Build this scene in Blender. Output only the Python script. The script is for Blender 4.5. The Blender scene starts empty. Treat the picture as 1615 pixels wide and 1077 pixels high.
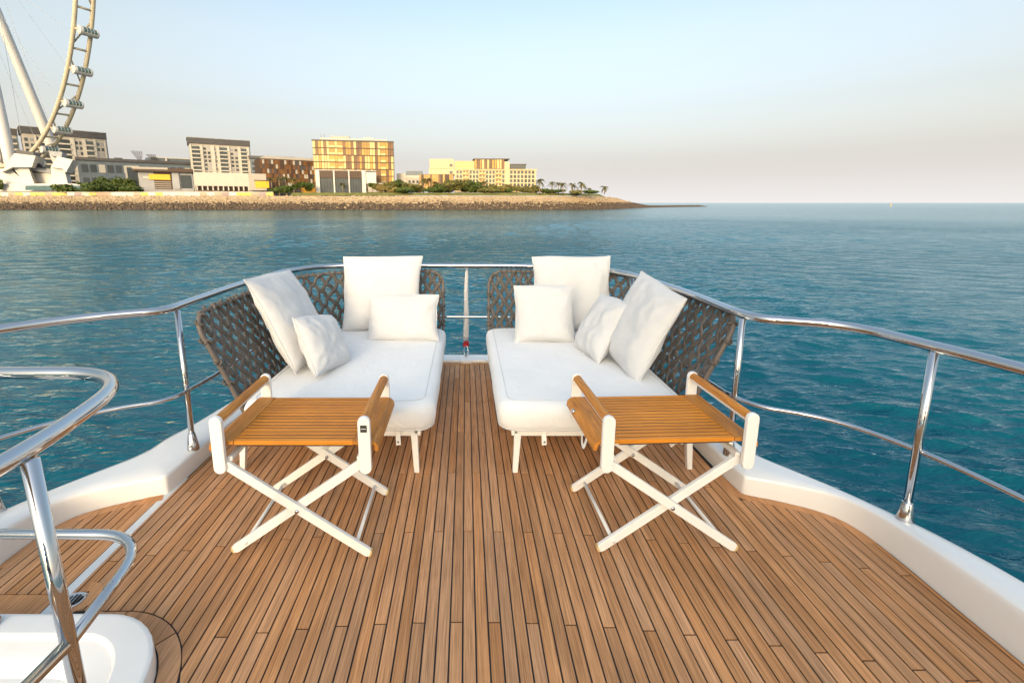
import bpy, bmesh, math, random
import numpy as np
from mathutils import Vector, Matrix, noise
R = math.radians
random.seed(7)
sc = bpy.context.scene
C = sc.collection

# ------------------------------------------------------------------ camera
CAMH, PITCH = 1.58, math.atan(135 / 720)
cam = bpy.data.cameras.new('camera')
cam_o = bpy.data.objects.new('camera', cam)
C.objects.link(cam_o)
cam_o.location = (0, 0, CAMH)
cam_o.rotation_euler = (math.pi / 2 - PITCH, 0, 0)
cam.sensor_width = 36
cam.lens = 720 / 1615 * 36
cam.shift_x = (807.5 - 735) / 1615
cam.shift_y = -(538.5 - 455) / 1615
cam.clip_start = .05
cam.clip_end = 60000
sc.camera = cam_o

# ------------------------------------------------------------------ sky and sun
SUN_EL, SUN_AZ = R(12), R(190)             # azimuth clockwise from +Y: low behind the camera, a little to the left
w = bpy.data.worlds.new('World')
sc.world = w
w.use_nodes = True
wn = w.node_tree
bg = wn.nodes['Background']
sky = wn.nodes.new('ShaderNodeTexSky')
sky.sky_type = 'NISHITA'
sky.sun_disc = False
sky.sun_elevation = SUN_EL
sky.sun_rotation = SUN_AZ
sky.altitude = 0
sky.air_density = 1.0
sky.dust_density = 10.0
sky.ozone_density = 1.0
# pale sea haze added evenly all the way round, thickest at the horizon
wtc = wn.nodes.new('ShaderNodeTexCoord'); wsx = wn.nodes.new('ShaderNodeSeparateXYZ'); wn.links.new(wtc.outputs['Generated'], wsx.inputs[0])
wr = wn.nodes.new('ShaderNodeValToRGB'); wn.links.new(wsx.outputs['Z'], wr.inputs[0])
we = wr.color_ramp.elements
we[0].position = 0; we[0].color = (.92, .885, .86, 1); we[1].position = 1; we[1].color = (.26, .30, .30, 1)
for p_, c_ in ((.035, (.82, .78, .755)), (.087, (.58, .525, .50)), (.174, (.40, .31, .18)), (.30, (.32, .25, .05)), (.40, (.17, .18, .02))):
    e_ = we.new(p_); e_.color = (*c_, 1)
hs = wn.nodes.new('ShaderNodeVectorMath'); hs.operation = 'SCALE'; hs.inputs['Scale'].default_value = 1.75
wn.links.new(wr.outputs[0], hs.inputs[0])
wa = wn.nodes.new('ShaderNodeVectorMath'); wa.operation = 'ADD'
wt = wn.nodes.new('ShaderNodeVectorMath'); wt.operation = 'MULTIPLY'; wt.inputs[1].default_value = (.685, .755, .87)   # camera white balance
wn.links.new(sky.outputs[0], wt.inputs[0]); wn.links.new(wt.outputs[0], wa.inputs[0]); wn.links.new(hs.outputs[0], wa.inputs[1]); wn.links.new(wa.outputs[0], bg.inputs[0])
bg.inputs[1].default_value = 0.15
sun = bpy.data.lights.new('sun', 'SUN')
sun.energy = .65
sun.angle = R(12)
sun.color = (1.0, .72, .42)
sun_o = bpy.data.objects.new('sun', sun)
C.objects.link(sun_o)
S = Vector((math.sin(SUN_AZ) * math.cos(SUN_EL), math.cos(SUN_AZ) * math.cos(SUN_EL), math.sin(SUN_EL)))
sun_o.rotation_euler = S.to_track_quat('Z', 'Y').to_euler()
sun_o.location = (0, -20, 40)
sc.view_settings.view_transform = 'Standard'
sc.view_settings.look = 'None'
sc.view_settings.exposure = 1.9
sc.view_settings.gamma = 1

# ------------------------------------------------------------------ helpers
def ray(px, py):
    a = (px - 735) / 720; b = (py - 455) / 720
    return a, math.cos(PITCH) - b * math.sin(PITCH), -math.sin(PITCH) - b * math.cos(PITCH)
def at(px, py, D):                         # survey point of the photograph at distance D
    a, d, e = ray(px, py); t = D / d
    return Vector((a * t, D, CAMH + e * t))
def tag(o, label=None, cat=None, group=None, kind=None):
    if label: o['label'] = label
    if cat: o['category'] = cat
    if group: o['group'] = group
    if kind: o['kind'] = kind
    return o
def empty(name, loc, rz=0):
    o = bpy.data.objects.new(name, None); C.objects.link(o)
    o.location = loc; o.rotation_euler = (0, 0, rz); o.empty_display_size = .2
    return o
class MB:
    def __init__(s): s.v = []; s.f = []; s.m = []
    def add(s, vs, fs, mi=0):
        n = len(s.v); s.v += [tuple(p) for p in vs]; s.f += [tuple(i + n for i in f) for f in fs]; s.m += [mi] * len(fs)
        return s
    def box(s, x0, y0, z0, x1, y1, z1, mi=0):
        return s.add([(x0,y0,z0),(x1,y0,z0),(x1,y1,z0),(x0,y1,z0),(x0,y0,z1),(x1,y0,z1),(x1,y1,z1),(x0,y1,z1)],
              [(0,3,2,1),(4,5,6,7),(0,1,5,4),(1,2,6,5),(2,3,7,6),(3,0,4,7)], mi)
    def bar(s, a, b, wdt, thk, side=(0,1,0)):   # rectangular bar from a to b; side = thickness direction
        a = Vector(a); b = Vector(b); d = (b - a).normalized(); n = Vector(side); n = (n - d * n.dot(d)).normalized(); t = d.cross(n)
        vs = []
        for p in (a, b):
            for i, j in ((-1,-1),(1,-1),(1,1),(-1,1)): vs.append(p + t * (wdt/2*i) + n * (thk/2*j))
        return s.add(vs, [(0,3,2,1),(4,5,6,7),(0,1,5,4),(1,2,6,5),(2,3,7,6),(3,0,4,7)])
    def prism(s, pts, vec, mi=0):               # polygon pts extruded along vec
        n = len(pts); vec = Vector(vec); p = [Vector(q) for q in pts]
        fs = [tuple(range(n))[::-1], tuple(range(n, 2*n))] + [(i, (i+1) % n, n + (i+1) % n, n + i) for i in range(n)]
        return s.add(p + [q + vec for q in p], fs, mi)
    def tube(s, path, r, n=10, closed=False, caps=True, flat=1.0, up=None):
        P = [Vector(p) for p in path]; k = len(P); rr = r if hasattr(r, '__len__') else [r] * k
        tang = []
        for i in range(k):
            if closed: t = P[(i+1) % k] - P[i-1]
            else: t = P[min(i+1, k-1)] - P[max(i-1, 0)]
            tang.append(t.normalized() if t.length > 1e-9 else Vector((0,0,1)))
        nn = (None if hasattr(up[0], '__len__') else Vector(up)) if up else (Vector((0,0,1)) if abs(tang[0].z) < .9 else Vector((1,0,0)))
        vs = []
        for i in range(k):
            t = tang[i]
            u = nn if nn is not None else Vector(up[i])
            u = (u - t * u.dot(t)); u = u.normalized() if u.length > 1e-6 else t.orthogonal().normalized()
            nn = u if not up else nn
            b = t.cross(u)
            for j in range(n):
                a = 2 * math.pi * j / n
                vs.append(P[i] + (b * math.cos(a) + u * (math.sin(a) * flat)) * rr[i])
        fs = []
        for i in range(k if closed else k - 1):
            i2 = (i + 1) % k
            for j in range(n):
                j2 = (j + 1) % n
                fs.append((i*n + j, i*n + j2, i2*n + j2, i2*n + j))
        if caps and not closed: fs += [tuple(range(n))[::-1], tuple((k-1)*n + j for j in range(n))]
        return s.add(vs, fs)
    def lathe(s, c, prof, n=16):                # prof [(r,z)], axis z
        vs = []; k = len(prof)
        for r, z in prof:
            for j in range(n):
                a = 2*math.pi*j/n; vs.append((c[0] + r*math.cos(a), c[1] + r*math.sin(a), c[2] + z))
        fs = [(i*n + j, i*n + (j+1) % n, (i+1)*n + (j+1) % n, (i+1)*n + j) for i in range(k-1) for j in range(n)]
        return s.add(vs, fs + [tuple(range(n))[::-1], tuple((k-1)*n + j for j in range(n))])
    def mesh(s, name, mats, origin=(0,0,0), smooth=False, fix=True):
        o = Vector(origin)
        me = bpy.data.meshes.new(name)
        me.from_pydata([tuple(Vector(p) - o) for p in s.v] if o.length else s.v, [], s.f)
        mats = mats if isinstance(mats, (list, tuple)) else [mats]
        for m in mats: me.materials.append(M[m])
        if len(mats) > 1: me.polygons.foreach_set('material_index', s.m)
        if fix:
            bm = bmesh.new(); bm.from_mesh(me); bmesh.ops.recalc_face_normals(bm, faces=bm.faces); bm.to_mesh(me); bm.free()
        if smooth: me.shade_smooth()
        me.update()
        return me
    def build(s, name, mats, parent=None, origin=None, smooth=False, bevel=0, fix=True, seg=2):
        if origin is None: origin = parent.location if parent is not None and 'w' in parent.keys() else (0,0,0)
        return link(name, s.mesh(name, mats, origin, smooth, fix), parent, bevel, seg)
def link(name, me, parent=None, bevel=0, seg=2):
    o = bpy.data.objects.new(name, me); C.objects.link(o)
    if parent is not None: o.parent = parent
    if bevel:
        me.shade_smooth()
        b = o.modifiers.new('bevel', 'BEVEL'); b.width = bevel; b.segments = seg; b.limit_method = 'ANGLE'; b.angle_limit = R(35); b.harden_normals = True
    return o
def chaikin(pts, it=2, closed=False):
    P = [Vector(p) for p in pts]
    for _ in range(it):
        Q = [] if closed else [P[0]]
        for i in range(len(P) - (0 if closed else 1)):
            a, b = P[i], P[(i+1) % len(P)]
            Q += [a.lerp(b, .25), a.lerp(b, .75)]
        if not closed: Q.append(P[-1])
        P = Q
    return P
def round_path(pts, r, n=6):               # straight runs with rounded bends
    P = [Vector(p) for p in pts]; out = [P[0]]
    rr = r if hasattr(r, '__len__') else [r] * len(P)
    for i in range(1, len(P) - 1):
        a, b, c = P[i-1], P[i], P[i+1]
        d1 = (a - b); d2 = (c - b); k = min(rr[i], d1.length * .49, d2.length * .49)
        p, q = b + d1.normalized() * k, b + d2.normalized() * k
        for j in range(n + 1):
            t = j / n; out.append(p * (1-t)**2 + b * (2*t*(1-t)) + q * t**2)
    return out + [P[-1]]

# ------------------------------------------------------------------ materials
M = {}
class NT:
    def __init__(s, name):
        s.mat = bpy.data.materials.new(name); s.mat.use_nodes = True; M[name] = s.mat
        s.t = s.mat.node_tree; s.b = s.t.nodes['Principled BSDF']
    def n(s, typ, **kw):
        nd = s.t.nodes.new('ShaderNode' + typ)
        for k, v in kw.items():
            if k in nd.inputs: nd.inputs[k].default_value = v
            else: setattr(nd, k, v)
        return nd
    def l(s, a, b): s.t.links.new(a, b)
    def set(s, **kw):
        for k, v in kw.items(): s.b.inputs[k.replace('_', ' ')].default_value = v
        return s
def rgb(c): return (c[0], c[1], c[2], 1)
def simple(name, col, rough=.5, metal=0, var=.12, scale=6, coat=0, bump=0, bscale=80, spec=.5, rnd=0):
    t = NT(name); t.set(Roughness=rough, Metallic=metal, Coat_Weight=coat, Specular_IOR_Level=spec)
    tc = t.n('TexCoord'); nz = t.n('TexNoise', Scale=scale, Detail=5.0, Roughness=.6)
    t.l(tc.outputs['Object'], nz.inputs['Vector'])
    mr = t.n('MapRange'); mr.inputs['To Min'].default_value = 1 - var; mr.inputs['To Max'].default_value = 1 + var
    mr.inputs['From Min'].default_value = .25; mr.inputs['From Max'].default_value = .75
    t.l(nz.outputs[0], mr.inputs[0])
    src = mr.outputs[0]
    if rnd:
        oi = t.n('ObjectInfo'); m2 = t.n('MapRange'); m2.inputs['To Min'].default_value = 1 - rnd; m2.inputs['To Max'].default_value = 1 + rnd
        t.l(oi.outputs['Random'], m2.inputs[0])
        mm = t.n('Math', operation='MULTIPLY'); t.l(src, mm.inputs[0]); t.l(m2.outputs[0], mm.inputs[1]); src = mm.outputs[0]
    mx = t.n('VectorMath', operation='SCALE'); mx.inputs[0].default_value = col
    t.l(src, mx.inputs['Scale']); t.l(mx.outputs[0], t.b.inputs['Base Color'])
    if bump:
        n2 = t.n('TexNoise', Scale=bscale, Detail=3.0); t.l(tc.outputs['Object'], n2.inputs['Vector'])
        bp = t.n('Bump', Strength=bump, Distance=.01); t.l(n2.outputs[0], bp.inputs['Height']); t.l(bp.outputs[0], t.b.inputs['Normal'])
    return t
def wood(name, dark, mid, light, rough, coat, vec_scale, rnd=.25, bump=.25, pores=.5, axis_y=True, grey=None):
    t = NT(name); t.set(Roughness=rough, Coat_Weight=coat, Coat_Roughness=.15, Specular_IOR_Level=.2)
    geo = t.n('TexCoord'); oi = t.n('ObjectInfo')
    off = t.n('VectorMath', operation='SCALE'); off.inputs[0].default_value = (17.3, 31.7, 5.1); t.l(oi.outputs['Random'], off.inputs['Scale'])
    ad = t.n('VectorMath', operation='ADD'); t.l(geo.outputs['Object'], ad.inputs[0]); t.l(off.outputs[0], ad.inputs[1])
    mp = t.n('Mapping'); mp.inputs['Scale'].default_value = vec_scale; t.l(ad.outputs[0], mp.inputs[0])
    n1 = t.n('TexNoise', Scale=1.0, Detail=6.0, Roughness=.65, Distortion=.6); t.l(mp.outputs[0], n1.inputs['Vector'])
    cr = t.n('ValToRGB'); e = cr.color_ramp.elements
    e[0].position = .28; e[0].color = rgb(dark); e[1].position = .72; e[1].color = rgb(light)
    m_ = e.new(.5); m_.color = rgb(mid)
    t.l(n1.outputs[0], cr.inputs[0])
    # fine pores
    mp2 = t.n('Mapping'); mp2.inputs['Scale'].default_value = tuple(v * (5 if v > 20 else 3.5) for v in vec_scale); t.l(ad.outputs[0], mp2.inputs[0])
    n2 = t.n('TexNoise', Scale=1.0, Detail=2.0); t.l(mp2.outputs[0], n2.inputs['Vector'])
    m2 = t.n('MapRange'); m2.inputs['From Min'].default_value = .3; m2.inputs['From Max'].default_value = .62
    m2.inputs['To Min'].default_value = 1 - pores; m2.inputs['To Max'].default_value = 1.08; t.l(n2.outputs[0], m2.inputs[0])
    # broad wear
    gp = t.n('NewGeometry'); n3 = t.n('TexNoise', Scale=2.1, Detail=5.0, Roughness=.62, Distortion=.8); t.l(gp.outputs['Position'], n3.inputs['Vector'])
    m3 = t.n('MapRange'); m3.inputs['From Min'].default_value = .3; m3.inputs['From Max'].default_value = .7; m3.inputs['To Min'].default_value = .86; m3.inputs['To Max'].default_value = 1.12
    t.l(n3.outputs[0], m3.inputs[0])
    mr = t.n('MapRange'); mr.inputs['To Min'].default_value = 1 - rnd; mr.inputs['To Max'].default_value = 1 + rnd; t.l(oi.outputs['Random'], mr.inputs[0])
    a = t.n('Math', operation='MULTIPLY'); t.l(m2.outputs[0], a.inputs[0]); t.l(mr.outputs[0], a.inputs[1])
    b = t.n('Math', operation='MULTIPLY'); t.l(a.outputs[0], b.inputs[0]); t.l(m3.outputs[0], b.inputs[1])
    sc_ = t.n('VectorMath', operation='SCALE'); t.l(cr.outputs[0], sc_.inputs[0]); t.l(b.outputs[0], sc_.inputs['Scale'])
    out = sc_.outputs[0]
    if grey:                                  # some planks weathered grey
        fr = t.n('Math', operation='FRACT'); ml = t.n('Math', operation='MULTIPLY'); ml.inputs[1].default_value = 13.7
        t.l(oi.outputs['Random'], ml.inputs[0]); t.l(ml.outputs[0], fr.inputs[0])
        am = t.n('Math', operation='MULTIPLY'); am.inputs[1].default_value = .5; t.l(fr.outputs[0], am.inputs[0])
        mx = t.n('Mix', data_type='RGBA'); mx.inputs['B'].default_value = rgb(grey)
        gs = t.n('VectorMath', operation='SCALE'); gs.inputs[0].default_value = grey; t.l(b.outputs[0], gs.inputs['Scale'])
        t.l(am.outputs[0], mx.inputs['Factor']); t.l(out, mx.inputs[6]); t.l(gs.outputs[0], mx.inputs[7]); out = mx.outputs[2]
    t.l(out, t.b.inputs['Base Color'])
    bp = t.n('Bump', Strength=bump, Distance=.002); t.l(n2.outputs[0], bp.inputs['Height']); t.l(bp.outputs[0], t.b.inputs['Normal'])
    rr = t.n('MapRange'); rr.inputs['To Min'].default_value = rough * .8; rr.inputs['To Max'].default_value = min(1, rough * 1.3); t.l(n1.outputs[0], rr.inputs[0]); t.l(rr.outputs[0], t.b.inputs['Roughness'])
    return t

wood('teak_deck', (.41,.185,.074), (.52,.245,.100), (.61,.31,.14), .7, 0, (48, 1.6, 48), rnd=.14, pores=.36, grey=(.54,.33,.20))
wood('teak_oiled', (.48,.165,.014), (.58,.215,.022), (.66,.27,.035), .42, .06, (1.5, 120, 120), rnd=.14, bump=.1, pores=.25)
wood('teak_oiled_y', (.34,.12,.02), (.52,.205,.032), (.62,.28,.06), .45, .05, (60, 3, 60), rnd=.12, bump=.12, pores=.3)
simple('caulk', (.012,.012,.012), .6)
simple('gelcoat', (.78,.77,.755), .22, var=.06, scale=3, coat=.4)
simple('gutter', (.62,.64,.65), .4, var=.08, scale=9)
simple('white_paint', (.80,.78,.75), .38, var=.03, scale=7)
simple('tag_black', (.03,.03,.03), .5)
simple('foot_resin', (.62,.45,.2), .5)
simple('red_cord', (.45,.015,.02), .6, var=.2, scale=60)
simple('strap_white', (.78,.76,.71), .8, bump=.2, bscale=300)
simple('rope', (.105,.090,.080), .75, var=.22, scale=35, bump=.6, bscale=160, rnd=.18)
simple('frame_taupe', (.13,.105,.09), .6)
t = simple('steel', (.54,.54,.55), .05, metal=1, var=.02, scale=3)
def fabric(name, col):
    t = NT(name); t.set(Roughness=.9, Specular_IOR_Level=.2, Sheen_Weight=.15)
    tc = t.n('TexCoord')
    n1 = t.n('TexNoise', Scale=5.0, Detail=5.0); t.l(tc.outputs['Object'], n1.inputs['Vector'])
    mr = t.n('MapRange'); mr.inputs['To Min'].default_value = .93; mr.inputs['To Max'].default_value = 1.03; t.l(n1.outputs[0], mr.inputs[0])
    s_ = t.n('VectorMath', operation='SCALE'); s_.inputs[0].default_value = col; t.l(mr.outputs[0], s_.inputs['Scale']); t.l(s_.outputs[0], t.b.inputs['Base Color'])
    wv = t.n('TexNoise', Scale=420.0, Detail=1.0); t.l(tc.outputs['Object'], wv.inputs['Vector'])
    n2 = t.n('TexNoise', Scale=9.0, Detail=3.0, Distortion=1.5); t.l(tc.outputs['Object'], n2.inputs['Vector'])
    b1 = t.n('Bump', Strength=.25, Distance=.0012); t.l(wv.outputs[0], b1.inputs['Height'])
    b2 = t.n('Bump', Strength=.38, Distance=.012); t.l(n2.outputs[0], b2.inputs['Height']); t.l(b1.outputs[0], b2.inputs['Normal']); t.l(b2.outputs[0], t.b.inputs['Normal'])
fabric('canvas_white', (.60,.60,.61))
fabric('mattress_white', (.78,.78,.78))
# water
t = NT('sea'); t.set(Roughness=.04, IOR=1.333, Base_Color=(.0,.062,.092,1))
tc = t.n('TexCoord')
mp = t.n('Mapping'); mp.inputs['Scale'].default_value = (.7, 1.9, 1); mp.inputs['Rotation'].default_value = (0,0,R(-18)); t.l(tc.outputs['Object'], mp.inputs[0])
n1 = t.n('TexNoise', Scale=5.5, Detail=4.0, Roughness=.55); t.l(mp.outputs[0], n1.inputs['Vector'])
n2 = t.n('TexNoise', Scale=.95, Detail=4.0, Roughness=.6); t.l(mp.outputs[0], n2.inputs['Vector'])
b1 = t.n('Bump', Strength=.6, Distance=.05); t.l(n1.outputs[0], b1.inputs['Height'])
mpg = t.n('Mapping'); mpg.inputs['Scale'].default_value = (.010, .030, 1); mpg.inputs['Rotation'].default_value = (0,0,R(-10)); t.l(tc.outputs['Object'], mpg.inputs[0])
ng = t.n('TexNoise', Scale=1.0, Detail=4.0, Roughness=.6); t.l(mpg.outputs[0], ng.inputs['Vector'])
mg = t.n('MapRange'); mg.inputs['From Min'].default_value = .35; mg.inputs['From Max'].default_value = .65; mg.inputs['To Min'].default_value = .35; mg.inputs['To Max'].default_value = 1.0; t.l(ng.outputs[0], mg.inputs[0])
b2 = t.n('Bump', Strength=.9, Distance=.40); t.l(n2.outputs[0], b2.inputs['Height']); t.l(mg.outputs[0], b2.inputs['Strength']); t.l(b1.outputs[0], b2.inputs['Normal']); t.l(b2.outputs[0], t.b.inputs['Normal'])
ln = t.n('VectorMath', operation='LENGTH'); t.l(tc.outputs['Object'], ln.inputs[0])
rm = t.n('MapRange'); rm.inputs['From Min'].default_value = 12; rm.inputs['From Max'].default_value = 220; rm.inputs['To Min'].default_value = .04; rm.inputs['To Max'].default_value = .10
t.l(ln.outputs['Value'], rm.inputs[0]); t.l(rm.outputs[0], t.b.inputs['Roughness'])      # unresolved ripples far out
fd = t.n('MapRange'); fd.inputs['From Min'].default_value = 25; fd.inputs['From Max'].default_value = 190; fd.inputs['To Min'].default_value = 1.0; fd.inputs['To Max'].default_value = .22
fm = t.n('Math', operation='MULTIPLY'); t.l(ln.outputs['Value'], fd.inputs[0]); t.l(fd.outputs[0], fm.inputs[0]); t.l(mg.outputs[0], fm.inputs[1]); t.l(fm.outputs[0], b2.inputs['Strength'])
# sea surface: teal body colour under a Fresnel sky reflection
df = t.n('BsdfDiffuse'); df.inputs['Color'].default_value = (.0, .072, .108, 1)
gl = t.n('BsdfGlossy'); gl.inputs['Color'].default_value = (.72, .90, .97, 1)
fr_ = t.n('Fresnel', IOR=1.333); ms_ = t.n('MixShader')
for nd_ in (df, gl, fr_): t.l(b2.outputs[0], nd_.inputs['Normal'])
t.l(rm.outputs[0], gl.inputs['Roughness']); t.l(fr_.outputs[0], ms_.inputs[0]); t.l(df.outputs[0], ms_.inputs[1]); t.l(gl.outputs[0], ms_.inputs[2])
t.l(ms_.outputs[0], t.t.nodes['Material Output'].inputs['Surface'])
# island materials
simple('rock_pale', (.30,.22,.135), .9, var=.3, scale=.6, rnd=0)
simple('rock_wet', (.075,.052,.035), .75, var=.5, scale=.5)
simple('land', (0.330,0.260,0.170), .95, var=.2, scale=.08)
simple('lawn', (.14,.14,.03), .95, var=.4, scale=.25)
simple('concrete_white', (0.480,0.460,0.430), .7, var=.06, scale=.15)
simple('render_white', (0.450,0.410,0.350), .8, var=.06, scale=.2)
simple('render_cream', (0.350,0.315,0.270), .8, var=.08, scale=.2)
simple('render_yellow', (.50,.395,.23), .8, var=.06, scale=.2)  # yellow-cream render of the resort walls
simple('gold_panel', (0.360,0.185,0.020), .45, var=.15, scale=.3, rnd=.25)
simple('cream_panel', (0.520,0.370,0.140), .5, var=.1, scale=.3, rnd=.18)
simple('brown_panel', (0.130,0.055,0.014), .5, var=.2, scale=.3, rnd=.3)
simple('dark_trim', (.06,.055,.055), .5, var=.15, scale=.3)
simple('dark_brown', (0.055,0.027,0.014), .6, var=.15, scale=.3)
simple('slate', (.10,.125,.15), .45, var=.15, scale=.2)
simple('glass_dark', (.05,.06,.065), .12, var=.3, scale=.2, rnd=.35)
simple('glass_green', (0.070,0.120,0.125), .1, var=.3, scale=.4)
simple('grey_panel', (0.270,0.270,0.280), .6, var=.1, scale=.3, rnd=.2)
simple('wheel_white', (0.480,0.460,0.440), .4, var=.05, scale=.05)
simple('rim_paint', (0.470,0.400,0.290), .4, var=.05, scale=.05)
simple('sign_yellow', (0.600,0.360,0.020), .5)
simple('panel_yellow', (0.550,0.360,0.090), .7); simple('panel_pink', (0.440,0.260,0.190), .7); simple('panel_white', (0.520,0.470,0.400), .7); simple('panel_mauve', (0.250,0.190,0.190), .7)
def leaf(name, a, b):
    t = NT(name); t.set(Roughness=.6, Specular_IOR_Level=.3)
    oi = t.n('NewGeometry'); cr = t.n('ValToRGB'); e = cr.color_ramp.elements
    e[0].color = rgb(a); e[1].color = rgb(b); t.l(oi.outputs['Random Per Island'], cr.inputs[0]); t.l(cr.outputs[0], t.b.inputs['Base Color'])
leaf('leaf_green', (.028,.055,.012), (.10,.12,.022)); leaf('leaf_olive', (.07,.075,.02), (.20,.17,.045)); leaf('leaf_palm', (.05,.06,.015), (.16,.13,.035)); leaf('leaf_dry', (.16,.12,.04), (.30,.22,.07))
simple('bark', (.20,.14,.085), .9, var=.3, scale=2)

# ------------------------------------------------------------------ sea
WZ = -2.8
def make_sea():
    NA, NR = 640, 1150
    fr = np.linspace(-1, 1, NA)                                  # dense ahead of the boat, sparse behind
    ang = np.concatenate([fr * R(58), np.linspace(R(58), R(302), 60)[1:-1]])
    rad = np.concatenate([4.0 * (260 / 4.0) ** np.linspace(0, 1, NR), 260 * (45000 / 260) ** np.linspace(0, 1, 30)[1:]])
    A, RR = np.meshgrid(ang, rad)
    x = np.sin(A) * RR; y = np.cos(A) * RR
    z = np.zeros_like(x); dx = np.zeros_like(x); dy = np.zeros_like(x)
    rng = np.random.default_rng(4)
    cell = RR * .0042
    patch = .62 + .38 * np.sin(x * .11 + 1.3 * np.sin(y * .05)) * np.sin(y * .083 + 1.1 * np.sin(x * .06 + 2))
    calm = 1 - .45 / (1 + ((x + 6.5) / 3.5) ** 2 + ((y - 6) / 4) ** 2)
    for i in range(104):
        lam = .20 * (.70 / .20) ** rng.random() if i % 4 else .7 * (2.6 / .7) ** rng.random()
        th = R(72) + rng.normal() * R(16 if i % 4 else 24)
        k = 2 * math.pi / lam
        a = (.043 if i % 4 else .030) / k * (.6 + .8 * rng.random())
        fade = np.clip((lam / cell - 3) / 3, 0, 1)
        ph = k * (x * math.cos(th) + y * math.sin(th)) + rng.random() * 6.28
        z += a * fade * np.sin(ph)
        dx += a * .8 * fade * math.cos(th) * np.cos(ph); dy += a * .8 * fade * math.sin(th) * np.cos(ph)
    amp = patch * calm
    x = x + dx * amp; y = y + dy * amp; z = WZ + z * amp
    nr, na = x.shape
    v = np.stack([x.ravel(), y.ravel(), z.ravel()], 1)
    i, j = np.meshgrid(np.arange(nr - 1), np.arange(na), indexing='ij')
    j2 = (j + 1) % na
    f = np.stack([i*na + j, i*na + j2, (i+1)*na + j2, (i+1)*na + j], -1).reshape(-1, 4)[:, ::-1]
    me = bpy.data.meshes.new('sea')
    me.vertices.add(len(v)); me.vertices.foreach_set('co', v.ravel())
    me.loops.add(f.size); me.loops.foreach_set('vertex_index', f.ravel())
    me.polygons.add(len(f)); me.polygons.foreach_set('loop_start', np.arange(0, f.size, 4)); 
    me.polygons.foreach_set('loop_total', np.full(len(f), 4))
    me.update(calc_edges=True); me.validate()
    me.materials.append(M['sea']); me.shade_smooth()
    o = bpy.data.objects.new('sea', me); C.objects.link(o); tag(o, kind='structure')
    if me.polygons[0].normal.z < 0: me.flip_normals()
make_sea()

# ------------------------------------------------------------------ deck
XC = -.06
CAPC = [((1.95,-12.0),(2.13,-12.0)), ((1.95,1.2),(2.13,1.2)), ((1.95,1.55),(2.13,1.5)), ((1.955,1.85),(2.09,1.80)), ((1.93,2.03),(2.03,1.97)), ((1.85,2.13),(1.96,2.15)), ((1.68,2.215),(1.86,2.32)), ((1.57,2.255),(1.76,2.46)), ((1.535,2.27),(1.73,2.53)),
        ((1.525,2.29),(1.71,2.58)), ((1.515,2.42),(1.70,2.72)), ((1.51,2.7),(1.69,2.88)), ((1.50,3.6),(1.64,3.65)), ((1.42,4.15),(1.52,4.32)), ((1.12,4.36),(1.15,4.53)), ((.4,4.38),(.4,4.56)), ((0,4.38),(0,4.56))]
def capz(y):
    sm = lambda t: t*t*(3-2*t)
    if y < 2.3: t = sm(min(1, max(0, (y - 1.3) / 1.0))); return .18 * (1-t) + .108 * t
    t = sm(min(1, max(0, (y - 2.5) / 1.5)))
    return .108 * (1-t) + .025 * t
def cap_paths():
    I = [(a[0], a[1], 0) for a, b in CAPC]; O = [(b[0], b[1], 0) for a, b in CAPC]
    I = I + [(-p[0] + 2*XC, p[1], 0) for p in I[::-1][1:]]; O = O + [(-p[0] + 2*XC - (.10 if 1.3 < p[1] < 2.8 else .05 if p[1] < 4 else 0), p[1], 0) for p in O[::-1][1:]]
    return chaikin(I, 3), chaikin(O, 3)
CI, CO = cap_paths()
def edge_y(x):                               # where the deck ends forward at x (bulwark inner face)
    best = -9
    for a, b in zip(CI[:-1], CI[1:]):
        if (a.x - x) * (b.x - x) <= 0 and abs(a.x - b.x) > 1e-6:
            y = a.y + (b.y - a.y) * (x - a.x) / (b.x - a.x)
            best = max(best, y)
    return best if best > -9 else None
deck = MB()
deck.add([(p.x, p.y, -.004) for p in CI], [tuple(range(len(CI)))])
deck_o = deck.build('deck', 'caulk', fix=False); tag(deck_o, kind='structure')
if deck_o.data.polygons[0].normal.z < 0: deck_o.data.flip_normals()
PW, G = .0484, .0032
GUT0, GUT1 = -1.668, -1.630                  # gutter strip between locker lid and main deck
COX, COY, COR = -1.03, 1.46, .30             # stairwell coaming: right side, far side, corner radius
def coaming_y(x, off):                       # forward edge of coaming (+off) at x; None right of it
    xr, yr, r = COX + off, COY + off, COR + off
    if x >= xr: return None
    if x <= xr - r: return yr
    d = x - (xr - r); return yr - r + math.sqrt(max(0, r*r - d*d))
def plank(x0, x1, ya0, ya1, yb0, yb1):       # near edge (ya at x0, x1), far edge (yb)
    if max(yb0 - ya0, yb1 - ya1) < .01: return
    m = MB()
    zt, zb = random.uniform(-.0004, .0004), -.0036
    m.add([(x0,ya0,zb),(x1,ya1,zb),(x1,yb1,zb),(x0,yb0,zb),(x0,ya0,zt),(x1,ya1,zt),(x1,yb1,zt),(x0,yb0,zt)],
          [(0,3,2,1),(4,5,6,7),(0,1,5,4),(1,2,6,5),(2,3,7,6),(3,0,4,7)])
    c = ((x0+x1)/2, (ya0+yb0)/2, 0)
    me = m.mesh('plank', 'teak_deck', c, fix=False)
    o = link('plank', me, deck_o); o.location = c
MARG = .052
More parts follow.
